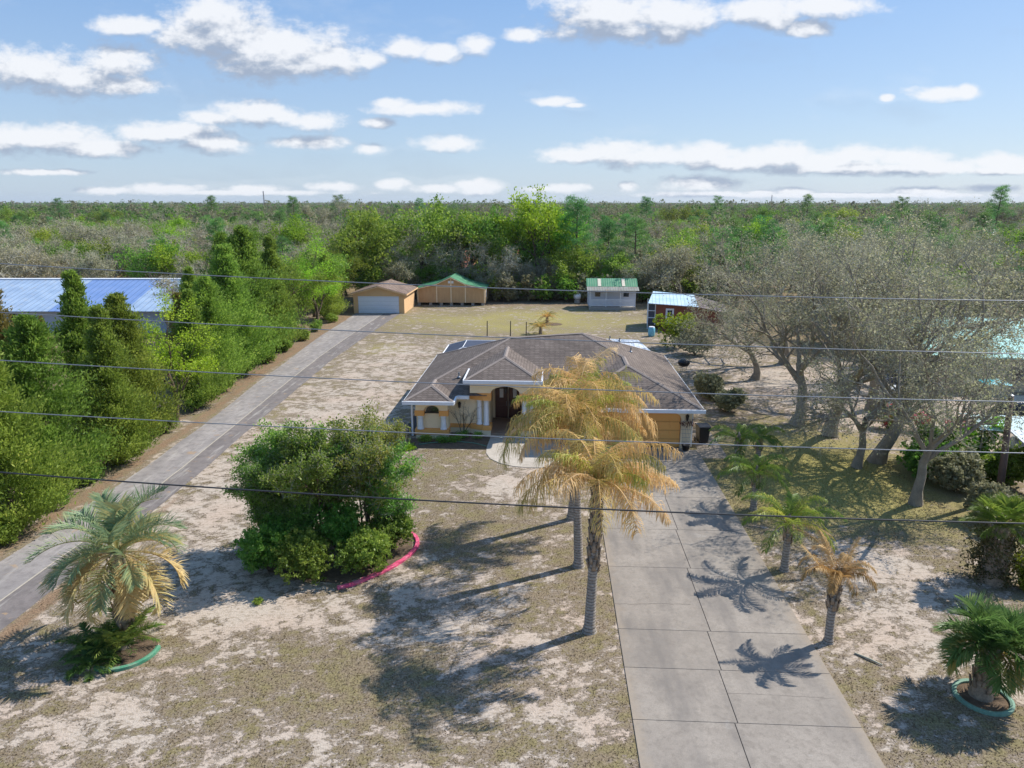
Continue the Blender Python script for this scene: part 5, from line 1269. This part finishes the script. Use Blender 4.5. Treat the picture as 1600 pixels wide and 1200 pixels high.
# ------------------------------------------------------------------ the oak group on the right
PO = dict(wob=.17, up=(.02, .03, .02, .01), tap=.5, nc=(5, 5, 4, 3), t0=(.6, .35, .25, .2), spr=(.72, .62, .7, .75), len=.62, trunk=4.0, L1=4.6, r=.34, lean=.05, max=4)
ok = []
for i in range(3):
    o, h = make_tree('oak_tree', 'tree', 'x', 200 + i, PO, M['oakleaf'], M['barkgrey'], 7, .066, .28, 3, .6, .006, .5, 'large grey green oaks on the right')
    ok.append((o, h))
used = set()
OAKS = [(17.6, 32.4, 0, 9.6, .0, 'big oak with a leaning grey trunk nearest the utility pole'), (18.3, 38.2, 1, 12.2, .4, 'thick twin trunked oak in the middle of the right group'), (16.8, 37.2, 2, 8.0, 2.0, 'slimmer oak crossing in front of the thick twin trunk'),
        (16.0, 44.6, 1, 11.6, 2.2, 'oak with straight dark trunk nearest the right side of the house'), (17.4, 42.6, 2, 11.4, 3.0, 'oak just right of the straight dark trunk'), (16.8, 57.0, 2, 7.4, 1.1, 'oak overhanging the side yard behind the house corner'),
        (22.5, 48.5, 0, 12.7, 4.0, 'broad oak behind the twin trunked oak, before the pale ground'), (27.5, 58.5, 1, 12.5, 5.0, 'tall oak left of the teal roofed building'), (21.0, 63.0, 2, 12.3, .6, 'tall oak at the back of the side yard right of the red shed'),
        (36.0, 45.5, 2, 9.4, 3.9, 'oak at the right edge in front of the teal roofed building'), (30.0, 74.0, 0, 12.0, 1.9, 'high oak behind the teal roofed building, left one'), (43.0, 76.0, 1, 11.9, 2.7, 'high oak behind the teal roofed building, right one')]
for x, y, k, sc, rz, lb in OAKS:
    o, h = ok[k]
    s_ = sc
    if k not in used:
        used.add(k); o.location = (x, y, 0); o.rotation_euler = (0, 0, rz); o['label'] = lb; q = o
    else: q = dup(o, (x, y, 0), rz, s_, lb)
    zs = sc * 1.13 / h; xs = min(zs * 1.25, 1.2) * (.68 if y < 38 or x > 34 else 1)
    q.scale = (xs, xs, zs)
print('oak heights', [round(h, 1) for _, h in ok])
for i, (x, y, r, h, mt, lb) in enumerate(((19.8, 36.0, 1.7, 2.0, 'shrubleaf', 'dark green bush right of the twin trunked oak'), (20.4, 34.4, 1.6, 1.7, 'oakleaf', 'dark grey green bush at the foot of the utility pole'), (23.4, 35.0, 1.6, 1.9, 'greenleaf', 'green bush behind the utility pole'),
        (23.8, 39.0, 1.4, 2.4, 'limeleaf', 'bright green bush in front of the parked black suv'), (21.4, 38.2, 1.5, 2.0, 'greenleaf', 'green bush between the oaks and the carport'), (22.8, 30.6, 1.4, 1.7, 'greenleaf', 'green bush at the right edge in front of the carport'), (20.2, 30.4, 1.5, 1.6, 'oakleaf', 'low grey green bush left of the carport'),
        (12.5, 70.0, 2.3, 3.4, 'ivy', 'yellow green bush in front of the red shed'), (13.8, 66.5, 1.7, 2.4, 'oakleaf', 'grey green bush below the yellow green one by the red shed'), (11.8, 50.8, 1.3, 2.0, 'oakleaf', 'grey green bush right of the house wall'), (12.4, 47.6, 1.2, 1.4, 'oakleaf', 'low grey green bush by the right wall of the house'))):
    shrub('bush', lb, (x, y, 0), r, h, 900, M[mt], .09, 130 + i, 'bushes under and beside the oaks', per=10, lumps=12)
M['flower'] = leafmat('pink_flowers', [(0, C(206, 70, 110)), (1, C(240, 130, 160))], .3)
M['redflower'] = leafmat('red_flowers', [(0, C(186, 60, 70)), (1, C(216, 110, 110))], .3)
for x, y, mt, lb in ((23.4, 44.0, 'flower', 'bright pink flowering bush between the oak trunks'), (24.6, 41.9, 'redflower', 'red flowering bush right of the bright pink one'), (21.6, 44.2, 'redflower', 'dusty red flowering bush left of the bright pink one')):
    o = shrub('flowering_bush', lb, (x, y, 0), .9, 1.5, 150, M[mt], .07, int(x * 10), 'flowering bushes behind the oaks', per=6)
    rng = np.random.default_rng(int(x)); c = rng.normal(0, .4, (160, 3)) * np.array([1, 1, .7]) + np.array([0, 0, .8]); V, Fq, t = leaf_quads(rng, c, .08, 8, .06, .6); npmesh('leaves', V, Fq, M['shrubleaf'], o, t)

# ------------------------------------------------------------------ the tree row along the left driveway
ced = [make_cedar('cedar_tree', 'x', 301, 9.0, 2.4, M['cedar'], 150, 260, .095, pw=.95)[0], make_cedar('cedar_tree', 'x', 302, 9.0, 2.9, M['cedar'], 150, 280, .095, pw=.78)[0], make_cedar('cedar_tree', 'x', 303, 8.6, 1.9, M['browncedar'], 120, 230, .09)[0]]
PG = dict(wob=.15, up=(.03, .04, .03), tap=.5, nc=(6, 5, 4), t0=(.3, .3, .25), spr=(.65, .65, .7), len=.62, trunk=4.2, L1=3.2, r=.2, lean=.05, max=3)
brd = make_tree('broadleaf_tree', 'tree', 'x', 311, PG, M['limeleaf'], M['barkbrown'], 28, .085, .33, asp=.6)[0]
brd2 = make_tree('broadleaf_tree', 'tree', 'x', 312, PG, M['greenleaf'], M['barkbrown'], 30, .085, .33, asp=.6)[0]
protos = {'c': ced[0], 'w': ced[1], 'b': ced[2], 'l': brd, 'g': brd2}
usedp = set()
desc = {'c': 'dark green pointed cedar', 'w': 'broad dark green cedar', 'b': 'bronze tipped cedar', 'l': 'bright lime green leafy tree', 'g': 'fresh green leafy tree'}
ordw = ['first', 'second', 'third', 'fourth', 'fifth', 'sixth', 'seventh', 'eighth', 'ninth', 'tenth', 'eleventh', 'twelfth', 'thirteenth', 'fourteenth', 'fifteenth']
def put(k, x, y, sc, lb, group, rz=None, cat=None, szf=1.0):
    rz = (x * 7.3 + y * 3.1) % 6.28 if rz is None else rz
    o = protos[k]
    if k not in usedp:
        usedp.add(k); o.location = (x, y, 0); o.rotation_euler = (0, 0, rz); o.scale = (sc, sc, sc * szf); o['label'] = lb; o['group'] = group
    else: dup(o, (x, y, 0), rz, sc, lb, group, szf)
ROW = [('w', -24.8, 27.5, .92), ('w', -25.8, 31.5, 1.0), ('c', -25.0, 35.6, .98), ('w', -26.2, 39.2, 1.0), ('l', -25.9, 43.5, .78), ('c', -26.0, 47.0, .92), ('w', -26.2, 51.2, .98), ('w', -26.8, 56.0, 1.2), ('w', -27.6, 61.5, 1.34), ('c', -27.2, 66.5, 1.22), ('g', -27.0, 72, .95), ('l', -27.2, 78.5, .95), ('w', -27.8, 85.0, .9), ('g', -28.4, 91.5, .98)]
for i, (k, x, y, sc) in enumerate(ROW): put(k, x + (1.5 if y < 50 else .9), y, sc, f'{desc[k]}, {ordw[i]} from the camera beside the left driveway', 'tree row along the left driveway')
for k, x, y, sc, lb in PUTLATER: put(k, x, y, sc, lb, 'tree row along the left driveway')
ROW2 = [('b', -28.8, 31.5, 1.14), ('b', -29.8, 36.3, 1.14), ('c', -28.4, 41.0, 1.12), ('w', -32.8, 38.5, .95), ('c', -31.0, 45.5, .72), ('g', -31.5, 50.5, .62), ('b', -29.8, 55.5, .82), ('c', -31.5, 61, .95), ('w', -31.5, 68, 1.25), ('w', -32.5, 76, 1.1), ('b', -27.6, 27.0, .85), ('w', -23.9, 22.5, .55)]
for i, (k, x, y, sc) in enumerate(ROW2): put(k, x, y, sc, f'{desc[k]}, {ordw[i]} tree of the rear rank behind the driveway row', 'tree row along the left driveway')
for i, (x, y) in enumerate(((-23.6, 37.5), (-23.8, 41), (-23.6, 33.0), (-24.2, 46), (-24.6, 51), (-25, 56), (-25.3, 61), (-25.4, 66), (-25.5, 71.5), (-25.8, 77), (-26, 83), (-23.2, 29.5), (-22.9, 26))):
    shrub('hedge_bush', 'low deep green bush at the foot of the cedars, ' + ordw[i] + ' of these bushes', (x, y, 0), .9, 1.1, 420, M['shrubleaf'], .05, 160 + i, 'low bushes at the foot of the cedars', per=12)

# ------------------------------------------------------------------ woods
PW = dict(wob=.16, up=(.03, .03, .02), tap=.5, nc=(6, 5, 4), t0=(.4, .3, .2), spr=(.68, .62, .7), len=.64, trunk=4.5, L1=4.0, r=.24, lean=.05, max=3)
GO = 'grey half bare trees of the surrounding woods'
for nm, k, sd_, lm, per, tw in (('woodland_oak', 'o1', 401, 'bareleaf', 7, 5), ('woodland_oak', 'o2', 402, 'oakleaf', 11, 4), ('woodland_oak', 'o3', 403, 'bareleaf', 5, 7)):
    protos[k] = make_tree(nm, 'tree', 'x', sd_, PW, M[lm], M['barkgrey'], per, .14, .40, tw, 1.0, .02, .55)[0]
for k, sd_, lm in (('g1', 411, 'greenleaf'), ('g2', 412, 'greenleaf'), ('l1', 413, 'limeleaf')):
    protos[k] = make_tree('woodland_broadleaf', 'tree', 'x', sd_, PW, M[lm], M['barkbrown'], 22, .14, .42, asp=.6)[0]
protos['p1'] = make_pine('pine_tree', 'x', 421, 12.5, M['pine'])[0]
protos['p2'] = make_pine('pine_tree', 'x', 422, 12.0, M['pine'], nb=20, r=2.9)[0]
LBL = {'o1': 'grey half bare tree among many alike in the woods', 'o2': 'olive grey leafy oak among many alike in the woods', 'o3': 'pale bare twiggy tree among many alike in the woods', 'g1': 'fresh green tree scattered in the woods', 'g2': 'fresh green tree scattered in the woods', 'l1': 'lime green tree scattered in the woods', 'p1': 'dark green pine rising from the woods', 'p2': 'dark green pine rising from the woods'}
GRP = {'o1': GO, 'o2': 'olive grey oaks of the surrounding woods', 'o3': 'pale bare trees of the surrounding woods', 'g1': 'green trees of the surrounding woods', 'g2': 'green trees of the surrounding woods', 'l1': 'lime green trees of the surrounding woods', 'p1': 'pines of the surrounding woods', 'p2': 'pines of the surrounding woods'}
SPECIAL = [('l1', -1.9, 109.5, 1.36, 'tall bright lime green tree behind the lawn, rising above the horizon', 1.16), ('l1', 2.0, 113, 1.05, 'lime green tree just right behind the tallest lime one', 1.2), ('p1', 3.9, 108, 1.18, 'tall dark pine with its tip above the horizon right of the lime green tree', 1), ('g1', -25, 106, 1.35, 'large green tree behind the white doored garage', 1.1),
           ('g2', -19.5, 109, 1.40, 'dense green tree behind the gap between garage and barn shed', 1.1), ('g1', -14.5, 108.5, 1.31, 'dense green tree behind the barn shed roof', 1.1), ('g2', -10.5, 112, 1.26, 'green tree behind the right end of the barn shed', 1.1), ('p2', 12.6, 108, .98, 'pine behind the white shed', 1), ('p1', 9.0, 112, .92, 'pine behind the left end of the white shed', 1),
           ('p2', 22.5, 96, .9, 'spreading dark pine behind the red shed', 1), ('p2', 25.5, 98, .88, 'second spreading dark pine right behind the red shed', 1), ('o3', -6.6, 106, .85, 'bare grey tree before the white metal building in the woods', 1), ('o1', -3.9, 106.5, .62, 'small grey tree at the back edge of the lawn', 1), ('o2', 1.2, 106, .72, 'small olive tree at the back edge of the lawn under the lime tree', 1), ('o3', 7.0, 107.5, .8, 'bare reddish grey tree left behind the white shed', 1),
           ('o2', 15.0, 103, .85, 'olive grey oak between the white shed and the red shed', 1), ('o1', 18.5, 101, .95, 'grey oak right behind the red shed', 1), ('o2', 11.5, 103.5, .72, 'olive oak close behind the white shed roof', 1), ('g1', 5.2, 105.5, .55, 'small green tree left of the white shed', 1), ('l1', 7.8, 104, .45, 'small lime green tree behind the white shed', 1),
           ('o3', -35, 68.5, .80, 'pale bare tree in front of the blue ribbed roof', 1), ('o3', -38.5, 72.5, .78, 'second pale bare tree at the right end of the blue roofed house', 1), ('l1', -53, 98, .85, 'lime green tree behind the blue roofed house', 1), ('l1', -47, 130, 1.15, 'yellow lime tree standing out of the left woods', 1), ('g1', -16.0, 104.5, .62, 'low green tree hard behind the barn shed', 1), ('o2', -21.5, 103.5, .7, 'olive tree hard behind the white doored garage', 1),
           ('o2', -8.0, 103.6, .55, 'low olive tree at the right rear of the barn shed', 1)]
for k, x, y, sc, lb, szf in SPECIAL: put(k, x, y, sc, lb, GRP[k], szf=szf)
rr_ = random.Random(77)
def blocked(x, y):
    if y < 52: return True
    if -24.5 < x < 27 and y < 103: return True
    if x >= 27 and y < 66 and x < 52: return True
    if x >= 52 and y < 78 and x < 60: return False
    if -71 < x < -33 and 66 < y < 96: return True
    if -70 < x < -24 and y < 95: return not (x > -33.5 and y > 82) 
    if -13.5 < x < -1 and 104 < y < 125: return True
    return False
cells = []
y = 55.0
while y < 235:
    st = 6.0 + (y - 55) * .022
    half = .78 * y + 14
    x = -half
    while x < half:
        px = x + rr_.uniform(-2.2, 2.2); py = y + rr_.uniform(-2.2, 2.2)
        if not blocked(px, py): cells.append((px, py))
        x += st
    y += st
cells.sort(key=lambda c: c[1])
cnt = {}
rest = []
for x, y in cells:
    z = fbm(np.array([x * .02 + 50]), np.array([y * .02]), 5, 3)[0]
    r = rr_.random()
    pg = .2 + (.34 if -40 < x < 25 and y < 150 else 0)
    if r < pg: k = rr_.choice(['g1', 'g2'])
    elif r < pg + .05: k = 'l1'
    elif r < pg + .05 + (.16 if x > 5 else .08): k = rr_.choice(['p1', 'p2'])
    else: k = rr_.choice(['o1', 'o1', 'o2', 'o3', 'o2'])
    kind = k[0]
    if cnt.get(kind, 0) >= 285 or sum(cnt.values()) > 900: rest.append((x, y)); continue
    cnt[kind] = cnt.get(kind, 0) + 1
    hgt = .78 + .2 * z + rr_.uniform(-.14, .2)
    if kind == 'p': hgt *= .92
    put(k, x, y, hgt, LBL[k], GRP[k], rz=rr_.uniform(0, 6.28))
print('forest', cnt, len(rest))
for i, (px, y, k, sc) in enumerate(((458, 300, 'p1', 1.30), (470, 340, 'o2', 1.5), (512, 310, 'o2', 1.62), (530, 330, 'p2', 1.42), (545, 290, 'o1', 1.5), (655, 380, 'p2', 1.32), (575, 260, 'g1', 1.3), (690, 300, 'g2', 1.35), (768, 330, 'o2', 1.45),
        (1010, 300, 'p1', 1.28), (1065, 280, 'g2', 1.35), (1122, 330, 'p2', 1.38), (1180, 300, 'g1', 1.4), (1262, 360, 'p1', 1.4), (1330, 290, 'g1', 1.35), (1410, 330, 'p2', 1.35), (1500, 300, 'o2', 1.4), (1562, 260, 'p1', 1.55), (1575, 270, 'o1', 1.5), (90, 320, 'p2', 1.3), (180, 300, 'g1', 1.3), (330, 350, 'p1', 1.35), (250, 290, 'o2', 1.35), (20, 280, 'g2', 1.3))):
    dr_ = ray(px, 320); put(k, dr_[0] / dr_[1] * y, y, sc, 'taller tree standing out of the far woods against the sky', 'taller trees of the far woods', rz=i * 1.3)
# front edge understory
for i in range(46):
    x = -26 + i * 1.15 + rr_.uniform(-.5, .5); y = 102.6 + rr_.uniform(-.6, 2.2)
    if 4.6 < x < 12.5 and y < 102: continue
    if -19 < x < -8: y += 2.4
    if i < 3:
        protos['u%d' % i] = shrub('understory_bush', 'x', (x, y, 0), 1.7, 3.0, 500, M[('oakleaf', 'greenleaf', 'bareleaf')[i]], .13, 170 + i, per=7)
    put('u%d' % (i % 3), x, y, rr_.uniform(.8, 1.35), 'bushy undergrowth along the back edge of the lawn', 'undergrowth along the back edge of the lawn')

# far woods: one mass of crowns out to the horizon
rng = np.random.default_rng(500)
def far_mass(n, y0, y1, size, q, pw):
    u = rng.random(n); Y = (y0 ** pw + (y1 ** pw - y0 ** pw) * u) ** (1 / pw); X = (rng.random(n) * 2 - 1) * (.82 * Y + 30)
    return X, Y
Vs = []; Ts = []; o = 0
for n, y0, y1, qn, cw, lw, pw in ((2600, 222, 520, 64, 3.4, .48, 1.7), (5200, 500, 1400, 40, 4.6, .85, 1.3), (8000, 1350, 4200, 16, 8.0, 2.0, 1.0)):
    X, Y = far_mass(n, y0, y1, cw, qn, pw)
    if y0 < 300 and rest: X = np.concatenate([X, [a for a, b in rest]]); Y = np.concatenate([Y, [b for a, b in rest]]); n = len(X)
    hh = rng.uniform(6.4, 9.8, n) + 4.0 * (fbm(X * .012, Y * .012, 9) - .4) + (rng.random(n) < .08) * rng.uniform(1.0, 4.5, n) * (1 + .8 * (Y > 600))
    v = rng.normal(0, 1, (n, qn, 3)); v /= np.linalg.norm(v, axis=2)[:, :, None]; v[:, :, 2] = np.abs(v[:, :, 2]) * 1.1 - .3
    ext = 1 + np.maximum(0, hh - 9.0) * .22
    v[:, :, 2] = np.where(v[:, :, 2] < 0.6, v[:, :, 2] * ext[:, None] - (ext[:, None] - 1) * .6, v[:, :, 2])
    c = np.stack([X, Y, hh - cw * .75], 1)[:, None, :] + v * np.array([cw, cw, cw * .8]) * rng.uniform(.55, 1.05, (n, qn, 1)) * rng.uniform(.7, 1.2, (n, 1, 1))
    c = c.reshape(-1, 3); m = len(c)
    a = rng.normal(0, 1, (m, 3)); a /= np.linalg.norm(a, axis=1)[:, None]; b = np.cross(a, rng.normal(0, 1, (m, 3))); b /= np.linalg.norm(b, axis=1)[:, None]
    s_ = lw * rng.uniform(.6, 1.4, (m, 1))
    Vs.append(np.stack([c - a * s_, c + b * s_ * .7, c + a * s_, c - b * s_ * .7], 1).reshape(-1, 3))
    tree_t = np.where(rng.random(n) < .42, rng.uniform(.62, 1.0, n), rng.uniform(.0, .58, n))
    Ts.append(np.repeat(np.clip(tree_t + 0, 0, 1), qn * 4) + np.repeat(rng.normal(0, .04, m), 4))
V = np.concatenate(Vs)
M['farwood'] = leafmat('far_wood_crowns', [(0, C(112, 112, 84)), (.3, C(136, 134, 106)), (.58, C(106, 120, 70)), (.75, C(80, 116, 58)), (1, C(124, 156, 70))], .35, .8, 0)
o = npmesh('distant_woodland', V, np.arange(len(V)).reshape(-1, 4), M['farwood'], None, np.concatenate(Ts))
tag(o, 'far off woods of grey and green crowns reaching to the horizon', 'woods', kind='stuff')

# ------------------------------------------------------------------ dry grass and litter on the near lawn
n = 230000
x = rng.uniform(-22, 19, n); y = 12.5 + (44 - 12.5) * rng.random(n) ** 1.35
sd_ = f_sand(x, y) + (f_mott(x, y) - .5) * 1.25 + rng.normal(0, .05, n)
road = np.interp(y, [5, 20, 53], [-17.3, -18.0, -19.2])
keep = (sd_ < .52) & ~((x > XL - .03) & (x < XR + .05) & (y < 39.7)) & (x > road) & ~((x > -8.1) & (y > 40.5)) & ~((x > -3.6) & (x < 2.6) & (y > 36.1))
x = x[keep]; y = y[keep]; n = len(x)
hgt = rng.uniform(.015, .07, n) * (.6 + .8 * (f_green(x, y))); w = rng.uniform(.008, .022, n); a = rng.random(n) * 6.28
lean = rng.normal(0, .035, (n, 2))
V = np.stack([np.stack([x - np.cos(a) * w, y - np.sin(a) * w, np.full(n, -.002)], 1), np.stack([x + np.cos(a) * w, y + np.sin(a) * w, np.full(n, -.002)], 1), np.stack([x + lean[:, 0], y + lean[:, 1], hgt], 1)], 1).reshape(-1, 3)
g = np.clip(f_green(x, y) - .25 + rng.normal(0, .22, n), 0, 1)
M['drygrass'] = leafmat('dry_lawn_grass', [(0, C(106, 90, 70)), (.35, C(148, 130, 100)), (.7, C(132, 128, 76)), (1, C(150, 158, 86))], .3, .8, 0)
o = npmesh('lawn_grass', V, np.arange(3 * n).reshape(-1, 3), M['drygrass'], None, np.repeat(g, 3))
tag(o, 'thin dry olive grass growing in patches on the sandy lawn', 'grass', kind='stuff')
print('blades', n)

# ------------------------------------------------------------------ the air itself
d = MB(); d.box(-5200, 5200, -120, 5600, -1.0, 48)
hz = bpy.data.materials.new('air_haze'); hz.use_nodes = True
ht = hz.node_tree; ht.nodes.clear()
ho = ht.nodes.new('ShaderNodeOutputMaterial'); hv = ht.nodes.new('ShaderNodeVolumePrincipled')
hv.inputs['Color'].default_value = (.80, .88, 1.0, 1); hv.inputs['Density'].default_value = 0.00006; hv.inputs['Anisotropy'].default_value = 0.2
ht.links.new(hv.outputs[0], ho.inputs['Volume'])
tag(d.build('haze', hz), 'thin pale blue haze over the far woods', 'haze', kind='stuff')
